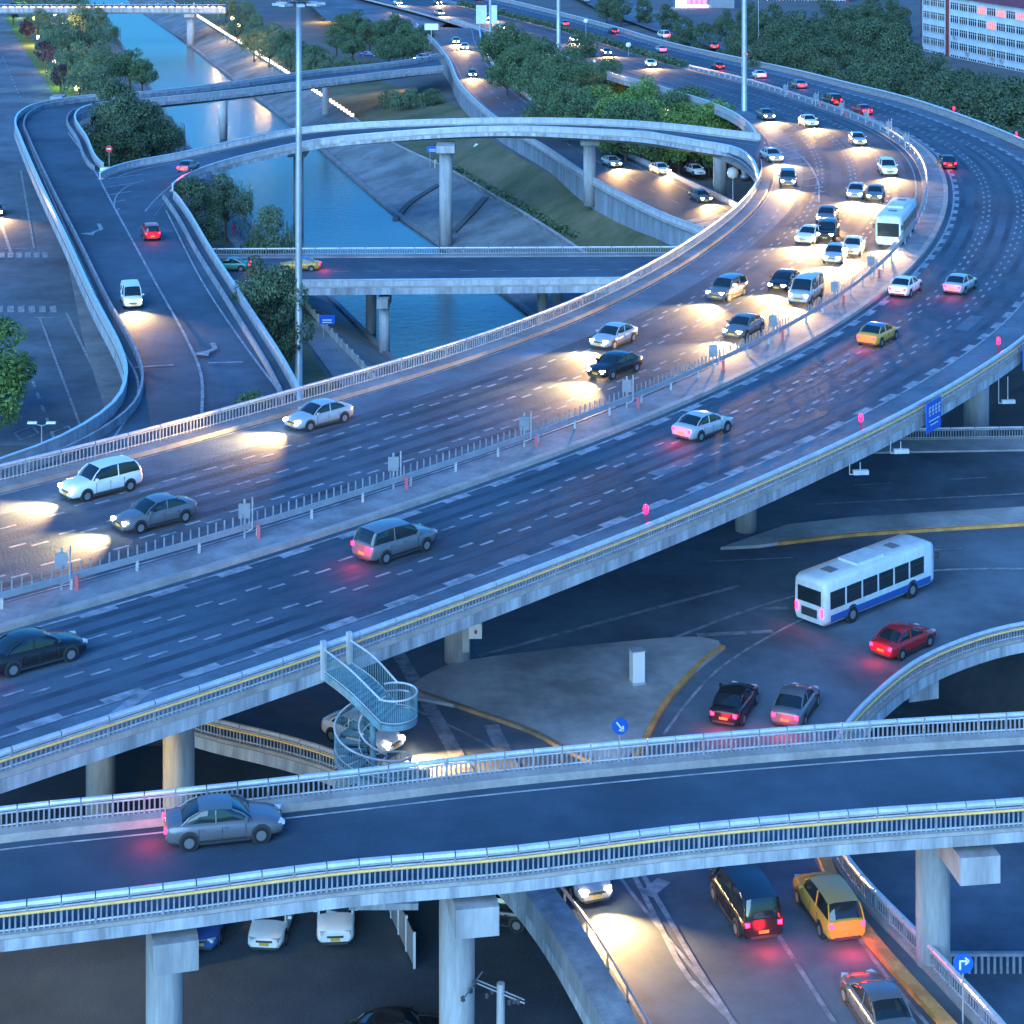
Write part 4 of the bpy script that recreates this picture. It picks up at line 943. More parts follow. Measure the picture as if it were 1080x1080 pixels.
def panel(parent, o, u, x0, x1, z0, z1, m, name, off=.3):
    n2 = Vector((u.y, -u.x, 0)); c = o + u*((x0+x1)/2) + n2*off; w = MB(); w.box((c.x, c.y, z0), x1-x0, .2, z1-z0, math.atan2(u.y, u.x)); return w.build(name, m, parent)
panel(sh, O3, u3, 0, 3.2, 3.6, 8.5, 'neon_white', 'lit_panel'); nsn = panel(sh, O3, u3, 3.4, 10, 6.2, 7.9, 'facade_grey', 'sign_board')
w = MB()
for i in range(4):
    for a_, b_, c_, d_ in ((0,1.2,1.0,1.35), (0,.6,1.0,.75), (.4,0,.56,1.4), (0,0,1.0,.15), (.05,.3,.2,1.2)):
        n2 = Vector((u3.y, -u3.x, 0)); p = O3+u3*(3.7+i*1.6+(a_+c_)/2)+n2*.5; w.box((p.x, p.y, 6.35+b_), (c_-a_), .15, max(.15, d_-b_), math.atan2(u3.y, u3.x))
w.build('neon_letters', 'neon', nsn)
panel(sh, O3, u3, 3.4, 10, 5.7, 6.1, 'neon_white', 'light_strip')
for i in range(6): panel(sh, O3, u3, 1.5+i*1.6, 2.6+i*1.6, 2.6, 5.2, 'neon_gold', 'shop_window')
panel(sh, O3, u3, .5, 3.5, 1.0, 2.2, 'neon', 'red_awning', .8)
panel(sh, O3, u3, 11, 15, 3.0, 4.2, 'neon_gold', 'shop_window')
for i, (x, y, wd, dp, h, m, lb) in enumerate([(-40, 640, 30, 14, 5, 'facade_grey', 'low grey flat-roofed building behind the trees at the top, left of the bright headlights'), (-68, 700, 26, 12, 9, 'facade', 'pale low building beyond the far bridge trees')]):
    t = empty('low_building', (x, y, 0), lb, 'building'); w = MB(); w.box((x, y, 0), wd, dp, h); w.build('wall', m, t); w = MB(); w.box((x, y, h), wd+.8, dp+.8, .5); w.build('roof', 'walk', t)
    windows_on(t, Vector((x-wd/2, y-dp/2, 0)), Vector((1,0,0)), wd, 1.0, 1 if h < 6 else 2, 3.3, 6)
sheet('side_road', [P(x, y, 5.6) for x, y in [(560,-30), (600,-6), (640,14), (668,24), (722,44), (790,58), (820,60), (845,62), (770,38), (735,30), (690,10), (640,-10), (600,-30)]], 'asphalt_low')
sheet('far_street', [P(x, y, 5.6) for x, y in [(300,-40), (330,8), (345,22), (440,40), (480,20), (560,-40)]], 'asphalt_low')
# ================================================================== trees
def make_tree(kind, seed, h, cr, leafm, n=2600, leaf=.42, trunk=.28):
    """tapered trunk with limbs; the crown is many leaf-sized faces gathered in uneven clumps"""
    rnd = random.Random(seed); root = empty(kind, (0, 0, 0)); zc = h*(.52 if 'broad' in kind else .60); rz = h*(.48 if 'broad' in kind else .42)
    tm = MB(); th = h*.3
    tm.tube((0,0,-.3), (0,0,th), trunk, trunk*.7, n=8, cap=False)
    clumps = []
    nc = 34 if kind != 'willow_tree' else 20
    for i in range(nc):
        for _ in range(20):
            v = Vector((rnd.uniform(-1,1), rnd.uniform(-1,1), rnd.uniform(-1,1)))
            if v.length < 1: break
        v = v.normalized()*(v.length**.5)*.82
        if v.z < -.55: v.z *= .6
        sq = 1.0 - .25*max(0, v.z)
        clumps.append((Vector((v.x*cr*sq, v.y*cr*sq, zc+v.z*rz)), cr*rnd.uniform(.17, .38)))
    for c, r in clumps[:15]: tm.tube((0,0,th*rnd.uniform(.75,1)), c, trunk*.42, trunk*.1, n=5, cap=False)
    tm.build('trunk', 'bark', root, True)
    cm = MB(); tot = sum(r*r for _, r in clumps)
    for c, r in clumps:
        for _ in range(int(n*r*r/tot)):
            d = Vector((rnd.gauss(0,1), rnd.gauss(0,1), rnd.gauss(0,1))).normalized()
            p = c + Vector((d.x, d.y, d.z*.8))*r*(rnd.uniform(.45, 1)**.5*rnd.uniform(.85,1.12)); L = leaf*rnd.uniform(.6, 1.3)
            nn = (d*.7 + Vector((rnd.uniform(-1,1), rnd.uniform(-1,1), rnd.uniform(-.3,1)))).normalized()
            u = nn.orthogonal().normalized(); a = rnd.uniform(0, 6.28); w_ = nn.cross(u); u, w_ = u*math.cos(a)+w_*math.sin(a), w_*math.cos(a)-u*math.sin(a)
            cm.poly([p-u*L*.5, p-w_*L*.28+nn*.03, p+u*L*.5, p+w_*L*.28])
    if kind == 'willow_tree':
        for _ in range(150):
            a = rnd.uniform(0, 6.28); rr_ = cr*rnd.uniform(.55, 1.05); x, y = rr_*math.cos(a), rr_*math.sin(a); z = zc+rz*rnd.uniform(-.1, .5); L = rnd.uniform(.25, .55)*h
            for k in range(int(L/.35)):
                q = Vector((x*(1+k*.006)+rnd.uniform(-.1,.1), y*(1+k*.006)+rnd.uniform(-.1,.1), z-k*.35))
                if q.z < .6: break
                g = Vector((rnd.uniform(-.2,.2), rnd.uniform(-.2,.2), .26)); s_ = Vector((rnd.uniform(-.09,.09), rnd.uniform(-.09,.09), 0)); cm.poly([q-g, q+s_, q+g, q-s_])
    cm_o = cm.build('crown', leafm, root); return root
PT = {}
def proto(key, *a, **k): PT[key] = [make_tree(a[0], s, *a[1:], **k) for s in (11, 23, 37)]
proto('dark', 'broadleaf_tree', 15, 5.6, 'leaf_dark', n=8200, leaf=.47)
proto('round', 'round_tree', 9, 4.2, 'leaf', n=6000, leaf=.34)
proto('willow', 'willow_tree', 10, 4.6, 'leaf_willow', n=5200, leaf=.36)
proto('lime', 'broadleaf_tree', 9, 4.0, 'leaf_lime', n=5600, leaf=.36)
proto('purple', 'purple_tree', 6.5, 2.2, 'leaf_purple', n=1500, leaf=.4)
used = set()
def tree(key, px, ytop, zg, h=None, label='', group=None, s=1.0, w=1.0):
    """placed by the pixel of its crown top"""
    base = {'dark': 15, 'round': 9, 'willow': 10, 'lime': 9, 'purple': 6.5}[key]; h = h or base; sc = h/base*s
    q = P(px, ytop, zg + base*1.02*sc); v = random.randrange(3); pr = PT[key][v]
    if (key, v) in used: t = copy_tree(pr)
    else: t = pr; used.add((key, v))
    t.location = (q.x, q.y, zg); t.rotation_euler = (0, 0, random.uniform(0, 6.28)); t.scale = (sc*w*random.uniform(.92,1.08), sc*w*random.uniform(.92,1.08), sc)
    tag(t, label, 'tree', group); return t
G1 = 'dark trees filling the belt beyond the highway curve'; L1 = 'tall dark green tree in the dense belt beyond the outer highway railing'
def edge_y(x):
    pts = [(760,40), (820,58), (900,82), (953,98), (1007,113), (1080,142), (1120,165)]
    for (a, b), (c, d) in zip(pts, pts[1:]):
        if a <= x <= c: return b+(d-b)*(x-a)/(c-a)
    return 165
for row, dy in enumerate((12, 26, 42, 60, 80, 102)):
    x = 800 + row*3 + random.uniform(0, 15)
    while x < 1115:
        y = edge_y(x) - dy + random.uniform(-5, 5)
        if y > -14 and not (965 < x and y < 48 - (x-965)*-.35 and y < 62): tree('dark', x, y, 1.5, random.uniform(12.5, 16.5), L1, G1)
        x += random.uniform(24, 34) - row*1.2
for x, y in [(985,52), (1015,66), (1045,80), (1075,92), (1100,100), (1000,62), (1030,74), (1062,88)]: tree('dark', x, y, 1.5, 14, L1, G1)
G2 = 'trees in front of the shops at the top right'; L2 = 'dark tree in the row between the highway and the shops at the top'
for x, y in [(655,-8), (680,-4), (703,2), (640,-14), (720,14), (742,20), (765,8), (785,18), (790,0), (805,12), (820,24), (775,28), (800,36), (835,34), (850,20), (870,14), (890,8), (915,2), (860,40), (880,34), (905,24), (930,12), (950,4)]: tree('dark', x, y, 4, random.uniform(8.5, 11.5), L2, G2, w=.95)
G3 = 'round trees between the retained road and the far carriageway'; L3 = 'bushy green tree between the sunken road and the far carriageway, top centre'
for x, y, h in [(523,26,8), (540,22,9), (556,30,9), (575,34,9), (548,44,9), (600,44,8), (566,56,9), (590,66,8), (535,48,8), (612,30,7), (622,62,8), (575,80,8), (640,60,7), (600,88,8), (618,92,8)]: tree('round', x, y, 5.4, h+2.8, L3, G3, w=.8)
G4 = 'lighter trees along the far side of the loop ramp'; L4 = 'yellow-green leafy tree just beyond the loop ramp parapet'
for x, y, h in [(632,80,7), (650,92,7), (668,84,7), (686,96,6.5), (705,92,6.5), (722,98,6), (740,100,6), (757,98,7), (770,106,6), (645,98,6), (690,112,5), (716,112,5), (748,112,5), (675,104,6), (660,104,6), (700,108,5.5), (680,78,6.5), (735,88,6)]: tree('lime' if x % 3 else 'round', x, y, 5.4, h+4.8, L4, G4, w=.85)
G5 = 'willows between the left road and the river'; L5 = 'grey-green willow between the left road and the river, top left'
for x, y, h in [(28,-12,9), (50,-8,10), (78,-14,10), (40,6,9), (60,12,10), (84,4,11), (72,22,10), (95,20,10), (55,28,9), (78,40,10), (104,38,9), (68,52,9), (92,56,9), (110,50,9), (84,68,8), (105,68,8), (120,55,8), (98,6,9), (112,22,8)]: tree('willow', x, y, 0, h, L5, G5)
G6 = 'dark purple trees along the lawn strip'
for x, y, lb in [(14,2,'top'), (28,18,'second'), (47,42,'third'), (64,66,'fourth'), (56,58,'')][:4]: tree('purple', x, y, 0, 7, 'dark purple small tree on the lawn strip, %s of the four from the top' % lb, G6)
tree('round', 137, 48, 0, 9.5, 'dark spreading tree leaning over the river, above the big round bush', w=1.15); tree('round', 150, 60, 0, 8, 'dark green tree at the water edge right of the spreading tree', w=1.0)
tree('dark', 124, 76, 0, 14.5, 'dense dark round tree on the ramp island, upper one', w=.95); tree('dark', 136, 92, 0, 14.5, 'dense dark round tree on the ramp island, large central one', w=1.1)
tree('dark', 108, 100, 0, 12.5, 'dense dark round tree on the ramp island, left one', w=.95); tree('dark', 158, 104, 0, 12.5, 'dense dark round tree on the ramp island, right one beside the river', w=1.0); tree('dark', 128, 110, 0, 12.5, 'dense dark round tree on the ramp island, nearest the no-entry sign', w=.95); tree('willow', 178, 118, 0, 9, 'small willow hanging over the water behind the ramp island trees', w=.7)
tree('dark', 207, 178, 0, 11.5, 'dense round dark tree beside the ramp where the red tail lights pass', w=.8); tree('willow', 238, 176, 0, 10, 'willow with hanging branches over the water below the loop ramp', w=.75)
tree('willow', 288, 214, 0, 9, 'drooping willow at the water just above the low river bridge', w=.8); tree('round', 268, 248, 0, 5, 'small shrub at the end of the low bridge railing')
tree('dark', 268, 264, 0, 13, 'dark tree hiding the left end of the low river bridge, left crown', w=.62); tree('dark', 290, 266, 0, 13.5, 'dark tree hiding the left end of the low river bridge, right crown', w=.66); tree('dark', 293, 300, 0, 9, 'low dark tree in front of the low bridge fascia, beside the tall mast', w=.75)
tree('lime', -14, 326, 0, 10, 'bright green tree cut by the left picture edge', w=1.0); tree('lime', -22, 352, 0, 10, 'bright green tree mostly beyond the left picture edge', w=1)
tree('round', 270, 407, 0, 9.5, 'small dark tree top peeping over the inner railing left of the tall mast', w=.6)
G7 = 'trees in the row along the right river bank'; L7 = 'green tree in the row on the right river bank behind the string of lights'
for x, y, h in [(238,-6,9), (258,0,9), (250,16,8), (272,14,9), (290,22,9), (284,36,8), (305,30,9), (320,40,8), (306,46,8), (335,46,8), (350,54,7), (368,58,6), (330,56,7), (388,60,5), (268,30,8)]: tree('round' if x % 2 else 'willow', x, y, 0, h, L7, G7)
G8 = 'trees beside the top of the river ramp'; L8 = 'tree between the low grey building and the river ramp, top left of centre'
for x, y, h in [(362,14,8), (376,8,8), (390,22,8), (355,28,7), (372,34,7), (402,20,8), (418,14,9), (430,24,9), (440,34,8), (410,36,8), (446,26,7), (425,40,6)]: tree('round', x, y, 3, h, L8, G8)
tree('willow', 430, 90, 1, 5.5, 'low spreading bush on the bank between the river ramp and the loop', w=1.3); tree('willow', 412, 94, 0, 5, 'low bush by the water between the river ramp and the loop, left one', w=1.2); tree('round', 456, 92, 1.5, 4.5, 'low bush against the retaining wall under the river ramp', w=1.2)
for x, y in [(690,146), (722,152), (748,160)]: tree('dark', x, y, 5.4, 3.4, 'dark shrub in the shade under the loop ramp', 'shrubs in the shade under the loop ramp')
for key_, prs_ in PT.items():
    for v_, pr_ in enumerate(prs_):
        if (key_, v_) not in used:
            for ch_ in list(pr_.children): bpy.data.objects.remove(ch_)
            bpy.data.objects.remove(pr_)
def hedge(name, pts, w_, h, label, n, leafm='leaf_dark', stuff=False):
    rnd = random.Random(5); mb = MB(); pl = resample(pts, n=n)
    for p in pl:
        for _ in range(10):
            q = p + Vector((rnd.uniform(-w_/2, w_/2), rnd.uniform(-.8, .8), rnd.uniform(0, h))); u = Vector((rnd.gauss(0,1), rnd.gauss(0,1), rnd.gauss(0,1))).normalized()*.3; v = u.orthogonal().normalized()*.2; mb.poly([q-u, q-v, q+u, q+v])
    t = empty(name, pts[0], label, 'hedge'); mb.build('foliage', leafm, t)
hedge('hedge', [es(480,182), es(520,206), es(560,228), es(610,255)], 1.2, 1.0, 'low dark hedge along the path at the foot of the grass slope', 260)
im = min(range(len(MED)), key=lambda i: abs(MED[i].y-PM(715,72).y)); ie = min(range(len(MED)), key=lambda i: abs(MED[i].y-PM(480,5).y))
hedge('hedge', [p+Vector((0,0,.2)) for p in MED[im:ie]], 1.6, 1.3, 'long dark hedge on the far highway median at the top', 700)
# ================================================================== vehicles
def loft(sec, m, name, parent, smooth=True):
    mb = MB(); k = len(sec[0])
    for s_ in sec: mb.v += s_
    for i in range(len(sec)-1):
        for j in range(k): a = i*k+j; c = i*k+(j+1) % k; mb.f.append((a, c, c+k, a+k)); mb.m.append(0)
    mb.f.append(tuple(range(k))); mb.m.append(0); mb.f.append(tuple((len(sec)-1)*k+j for j in range(k-1,-1,-1))); mb.m.append(0)
    o = mb.build(name, m, parent); 
    if smooth:
        o.data.polygons.foreach_set('use_smooth', [len(p.vertices) == 4 for p in o.data.polygons])
    return o
def ring(x, hw, zb, zt, k=.16):
    return [(x, -hw*.86, zb), (x, -hw, zb+k), (x, -hw, (zb+zt)/2), (x, -hw*.97, zt-k*.7), (x, -hw*.86, zt-.02), (x, -hw*.4, zt+.02), (x, hw*.4, zt+.02), (x, hw*.86, zt-.02), (x, hw*.97, zt-k*.7), (x, hw, (zb+zt)/2), (x, hw, zb+k), (x, hw*.86, zb)]
KINDS = dict(
    sedan=dict(L=4.6, body=[(2.3,.66,.32,.62),(2.2,.80,.25,.70),(1.75,.88,.22,.84),(.95,.90,.20,.96),(0,.90,.20,.98),(-1.3,.90,.20,1.0),(-1.85,.88,.22,1.02),(-2.18,.82,.26,.98),(-2.3,.70,.34,.86)], cab=[(1.05,.80),(.30,.66),(-1.0,.66),(-1.75,.78)], h=1.45, zc=.95, wh=(1.4,-1.4), hz=.66, tz=.84),
    suv=dict(L=4.6, body=[(2.3,.70,.36,.78),(2.2,.84,.3,.88),(1.8,.90,.28,1.0),(1.0,.92,.26,1.08),(0,.92,.26,1.1),(-1.6,.92,.26,1.12),(-2.15,.88,.3,1.12),(-2.3,.80,.38,1.05)], cab=[(1.05,.82),(.45,.70),(-1.85,.70),(-2.2,.80)], h=1.72, zc=1.06, wh=(1.4,-1.4), hz=.8, tz=.98),
    van=dict(L=4.9, body=[(2.45,.74,.36,.86),(2.35,.86,.3,.98),(1.9,.92,.28,1.12),(1.2,.94,.26,1.15),(-1.6,.94,.26,1.15),(-2.35,.90,.3,1.15),(-2.45,.84,.38,1.1)], cab=[(1.65,.84),(.95,.76),(-2.2,.76),(-2.42,.84)], h=1.95, zc=1.10, wh=(1.5,-1.5), hz=.85, tz=1.0))
def make_car(kind, col, lit='head', roof=None):
    k = KINDS[kind]; t = empty('car', (0,0,0)); bm_ = 'car_'+col
    body = loft([ring(*s) for s in k['body']], bm_, 'body', t)
    (x0,w0),(x1,w1),(x2,w2),(x3,w3) = k['cab']; zc, h = k['zc']-.05, k['h']
    st_ = [(x0, w0, w0*.92, zc+.03), (x0*.5+x1*.5, (w0+w1)/2+.05, (w0+w1)/2, zc+(h-zc)*.60), (x1, w1+.12, w1, h-.07), ((x1*2+x2)/3, w1+.13, w1, h-.005), ((x1+x2*2)/3, w2+.13, w2, h), (x2, w2+.12, w2, h-.06), (x2*.5+x3*.5, (w2+w3)/2+.05, (w2+w3)/2, zc+(h-zc)*.62), (x3, w3, w3*.92, zc+.03)]
    g = MB(); r = MB()
    for x, wb, wt, z in st_:
        m_ = zc+(z-zc)*.5; row = [(x,-wb,zc), (x,-(wb*.55+wt*.45),m_), (x,-wt,z-.03*(z>zc+.2)), (x,-wt*.55,z+.02), (x,wt*.55,z+.02), (x,wt,z-.03*(z>zc+.2)), (x,(wb*.55+wt*.45),m_), (x,wb,zc)]
        g.v += row
    for i in range(7):
        for j in range(7):
            if 2 <= i <= 4 and 2 <= j <= 4: continue
            q_ = i*8+j; g.f.append((q_, q_+1, q_+9, q_+8)); g.m.append(0)
    g.build('windows', 'carglass', t, True)
    for i in range(2, 6): r.v += [(x_, y_*1.02, z_+.006) for x_, y_, z_ in g.v[i*8+2:i*8+6]]
    for i in range(3):
        for j in range(3): q_ = i*4+j; r.f.append((q_, q_+1, q_+5, q_+4)); r.m.append(0)
    ro = r.build('roof', roof or bm_, t, True)
    for s in (-1, 1):
        o_ = 0 if s < 0 else 7; i1_ = 1 if s < 0 else 6; i2_ = 2 if s < 0 else 5
        for a_, b_ in ((0, 2), (7, 5)):
            p = MB(); A_ = Vector(g.v[a_*8+o_]); B_ = Vector(g.v[(1 if a_ == 0 else 6)*8+i2_]); C_ = Vector(g.v[b_*8+i2_]); p.tube(A_, B_, .035, n=6); p.tube(B_, C_, .035, n=6); p.build('pillar', bm_, ro)
        xm = (x1+x2)/2; p = MB(); p.tube((xm, s*(w1+.14), zc), (xm, s*(w1+.03), h-.05), .035, n=6); p.build('pillar', bm_, ro)
        m_ = MB(); m_.box((x0-.25, s*(w0+.17), zc+.06), .13, .18, .13); m_.build('mirror', bm_, t)
        m_ = MB(); m_.box((0, s*.885, .20), 2.0, .06, .10); m_.build('sill', 'dark', t)
        hb_ = max(b_[1] for b_ in k['body']); zs = k['zc']
        m_ = MB()
        for x_ in (.80, -.12, -1.02): m_.box((x_, s*(hb_-.004), .36), .022, .02, zs-.50)
        m_.box((-.11, s*(hb_-.004), .345), 1.84, .02, .022); m_.build('door_gap', 'dark', t)
        for x_ in (.05, -.86): m_ = MB(); m_.box((x_, s*(hb_-.01), zs-.20), .16, .05, .035); m_.build('door_handle', bm_, t)
        for xw in k['wh']:
            w = MB(); hwb = max(b_[1] for b_ in k['body']); w.tube((xw, s*(hwb+.004), .36), (xw, s*(hwb-.12), .36), .40, n=20); w.build('wheel_arch', 'dark', t)
            w = MB(); w.tube((xw, s*(hwb+.02), .32), (xw, s*.70, .32), .32, n=18); wo = w.build('wheel', 'tyre', t)
            w = MB(); w.tube((xw, s*(hwb+.03), .32), (xw, s*.88, .32), .20, .17, n=12); w.build('rim', 'rim', wo)
        f = k['body']; xf = f[0][0]; hz, tz = k['hz'], k['tz']
        w = MB(); w.box((xf-.13, s*(f[0][1]*.86), hz-.10), .28, .30, .15, -s*.35); w.build('headlight', 'head' if lit in ('head','both') else 'head_off', t)
        xr = f[-1][0]; w = MB(); w.box((xr+.10, s*(f[-1][1]*.86), tz-.16), .24, .26, .17, s*.3); w.build('taillight', 'tail' if lit in ('tail','both') else 'tail_off', t)
    w = MB(); w.box((k['body'][0][0]+.01, 0, .40), .03, .46, .13); w.build('number_plate', 'plate', t)
    w = MB(); w.box((k['body'][-1][0]-.01, 0, .52), .03, .46, .13); w.build('number_plate', 'plate', t)
    w = MB(); w.box((k['body'][0][0]-.02, 0, .54), .06, .8, .10); w.build('grille', 'dark', t)
    w = MB(); w.box((k['body'][0][0]-.06, 0, .22), .14, 1.2, .10); w.build('bumper', 'dark', t); w = MB(); w.box((k['body'][-1][0]+.06, 0, .30), .14, 1.2, .12); w.build('bumper', 'dark', t)
    if lit == 'head':
        ld = bpy.data.lights.get('headlight_beam_'+kind) or bpy.data.lights.new('headlight_beam_'+kind, 'SPOT')
        ld.energy = 2700; ld.color = (1.0, .56, .20); ld.spot_size = R(105); ld.spot_blend = 1.0; ld.shadow_soft_size = .15
        lo_ = bpy.data.objects.new('headlight_beam', ld); C.objects.link(lo_); lo_.parent = t; lo_.location = (k['body'][0][0]+.15, 0, .8)
        lo_.rotation_euler = Vector((1, 0, -.14)).to_track_quat('-Z', 'Y').to_euler()
    elif lit == 'tail':
        ld = bpy.data.lights.get('taillight_glow') or bpy.data.lights.new('taillight_glow', 'POINT'); ld.energy = 14; ld.color = (1, .02, .04); ld.shadow_soft_size = .3
        lo_ = bpy.data.objects.new('taillight_glow', ld); C.objects.link(lo_); lo_.parent = t; lo_.location = (k['body'][-1][0]-.6, 0, .6)
    return t
def make_bus(col1='facade', lit='tail', L=11.0, H=3.05, name='bus'):
    t = empty(name, (0,0,0)); hw = 1.25
    loft([ring(L/2,1.05,.4,H-.35,.3), ring(L/2-.12,1.2,.35,H-.12,.3), ring(L/2-.5,hw,.33,H-.02,.3), ring(-L/2+.4,hw,.33,H-.02,.3), ring(-L/2+.1,1.2,.35,H-.12,.3), ring(-L/2,1.1,.4,H-.3,.3)], col1, 'body', t)
    for s in (-1,1):
        w = MB(); w.box((0, s*(hw+.004), .52), L-1.0, .02, .42); w.build('side_stripe', 'car_blue', t)
        for i in range(6): w = MB(); w.box((-L/2+1.15+i*(L-1.5)/6, s*(hw+.005), 1.30), (L-2)/6*.93, .03, 1.05); wn = w.build('side_window', 'carglass', t); w = MB(); w.box((-L/2+1.15+i*(L-1.5)/6, s*(hw+.022), 2.0), (L-2)/6*.9, .02, .04); w.build('sash', 'dark', wn)
        for xw in (L/2-2.4, -L/2+2.6):
            w = MB(); w.tube((xw, s*(hw+.006), .52), (xw, s*1.1, .52), .60, n=20); w.build('wheel_arch', 'dark', t)
            w = MB(); w.tube((xw, s*(hw+.02), .48), (xw, s*.9, .48), .48, n=18); wo = w.build('wheel', 'tyre', t); w = MB(); w.tube((xw, s*(hw+.04), .48), (xw, s*1.2, .48), .26, n=12); w.build('rim', 'rim', wo)
        w = MB(); w.box((-L/2+.05, s*.98, .85), .16, .16, .5); w.build('taillight', 'tail', t)
        w = MB(); w.box((L/2-.1, s*.85, .72), .24, .36, .2); w.build('headlight', 'head' if lit == 'head' else 'head_off', t)
        w = MB(); w.box((L/2+.1, s*1.3, 1.9), .12, .22, .4); w.build('mirror', 'dark', t)
    w = MB(); w.box((L/2-.03, 0, 1.15), .1, 2.0, 1.25); w.build('windscreen', 'carglass', t)
    w = MB(); w.box((L/2-.08, 0, 2.45), .1, 1.5, .25); w.build('route_sign', 'lamp_orange', t)
    w = MB(); w.box((-L/2+.04, 0, 1.5), .1, 1.8, .9); w.build('rear_window', 'carglass', t); w = MB(); w.box((-L/2+.02, 0, .7), .1, 1.2, .5); w.build('engine_grille', 'dark', t)
    w = MB(); w.box((-.5, 0, H-.05), L*.24, 1.5, .2); w.build('roof_unit', 'facade', t); 
    for x in (2.6, -3.6): w = MB(); w.box((x, 0, H-.03), .8, .8, .08); w.build('roof_hatch', 'walk', t)
    if lit == 'head':
        lo_ = bpy.data.objects.new('headlight_beam', bpy.data.lights['headlight_beam_sedan']); C.objects.link(lo_); lo_.parent = t; lo_.location = (L/2+.2, 0, .9); lo_.rotation_euler = Vector((1, 0, -.13)).to_track_quat('-Z', 'Y').to_euler()
    return t
CARP = {}
def car(kind, col, lit, a, b, u, z, label, group, roof=None, nm='car'):
    """a -> b: pixels of where it comes from and goes to on the level z (or the big curve if z is None)"""
    f_ = PM if z is None else (lambda x, y: P(x, y, z)); A = f_(*a); B = f_(*b); q = A.lerp(B, u); d = B-A
    key = (kind, col, lit, roof)
    if key in CARP: t = copy_tree(CARP[key])
    else: t = make_bus(col, lit) if kind == 'bus' else make_car(kind, col, lit, roof); CARP[key] = t
    t.location = (q.x, q.y, q.z+.03); t.rotation_euler = (0, -math.atan2(d.z, Vector((d.x, d.y)).length), math.atan2(d.y, d.x)); t.name = nm
    tag(t, label, 'bus' if kind == 'bus' else ('taxi' if nm == 'taxi' else 'car'), group); return t
GH = 'cars with headlights on the inner carriageway, coming towards the viewer'
H_ = [('sedan','silver',(415,428),(130,500),.30,'silver car with headlights on, alone in the lane beside the inner railing at left centre'),
 ('suv','white',(140,512),(0,546),.25,'white car with headlights on, nearest the inner railing at the left edge'),
 ('sedan','grey',(228,537),(0,594),.30,'grey car with headlights on, beside the median fence at the left edge'),
 ('sedan','black',(705,376),(500,443),.30,'black car with headlights on, mid road just below picture centre'),
 ('sedan','silver',(690,346),(560,398),.35,'silver car with headlights on, above and right of the black car at picture centre'),
 ('suv','grey',(790,304),(690,346),.25,'grey tall car with headlights on, in the lane behind the silver centre car'),
 ('sedan','white',(874,243),(803,284),.30,'white car with headlights on, left flank of the bright cluster beside the loop lane'),
 ('sedan','silver',(905,205),(868,268),.05,'silver car with headlights on at the back of the bright cluster, left lane'),
 ('suv','black',(905,205),(840,300),.55,'black tall car with headlights on, heart of the bright cluster, left lane'),
 ('sedan','grey',(925,205),(905,262),.10,'grey car with headlights on at the back of the bright cluster, right lane'),
 ('sedan','white',(920,240),(872,305),.45,'white car with headlights on, heart of the bright cluster, right lane'),
 ('van','silver',(868,303),(790,362),.25,'silver van with headlights on at the front of the bright cluster beside the median'),
 ('sedan','black',(850,290),(770,340),.30,'black car with headlights on at the front of the bright cluster, middle lane'),
 ('sedan','grey',(810,340),(720,385),.30,'grey car with headlights on leaving the bright cluster towards the centre'),
 ('sedan','silver',(890,262),(850,318),.25,'silver car with headlights on, third row of the bright cluster, before the van'),
 ('sedan','grey',(880,225),(840,270),.2,'grey car with headlights on, left lane of the bright cluster, behind the white one'),
 ('sedan','silver',(895,143),(936,182),.25,'silver car with headlights on, first past the apex beside the median'),
 ('suv','white',(905,150),(942,190),.85,'white tall car with headlights on at the apex beside the median'),
 ('sedan','grey',(795,120),(840,140),.30,'grey car with headlights on at the far end of the hatched gore, left lane'),
 ('sedan','white',(828,122),(870,140),.60,'white car with headlights on beyond the gore, right lane')]
for k_, c_, a, b, u_, lb in H_: car(k_, c_, 'head', a, b, u_, None, lb, GH)
car('bus', 'facade', 'head', (966,225), (922,282), .5, None, 'pale blue bus beside the median at the bright cluster', None, nm='bus')
GB = 'cars with headlights on the loop ramp merge'
car('sedan', 'silver', 'head', (797,161), (831,178), .5, None, 'silver car with headlights on entering from the loop ramp, upper of two', GB); car('suv', 'grey', 'head', (829,178), (834,225), .4, None, 'grey tall car with headlights on in the loop lane, lower of two', GB)
GF = 'far cars with headlights at the top of the picture'
for i, (a, b, u_, k_, c_) in enumerate([((408,2),(470,18),.2,'sedan','white'),((408,2),(470,18),.9,'suv','silver'),((440,-2),(520,22),.3,'sedan','grey'),((440,-2),(520,22),.95,'sedan','silver'),((470,14),(560,40),.7,'sedan','white'),((600,42),(660,66),.1,'sedan','silver'),((600,42),(660,66),.7,'sedan','grey'),((640,52),(700,76),.8,'sedan','white')]):
    car(k_, c_, 'head', a, b, u_, None, ['white far car with headlights on, leftmost at the very top','silver far car with headlights on, behind the leftmost white one','grey far car with headlights on near the top, left of the gantry board','silver far car with headlights on beside the gantry board','white far car with headlights on right of the gantry board','silver far car with headlights seen through the round trees','grey far car with headlights seen just right of the tall mast behind the trees','white far car with headlights on emerging right of the round trees'][i], GF)
GR = 'cars with headlights on the sunken road'
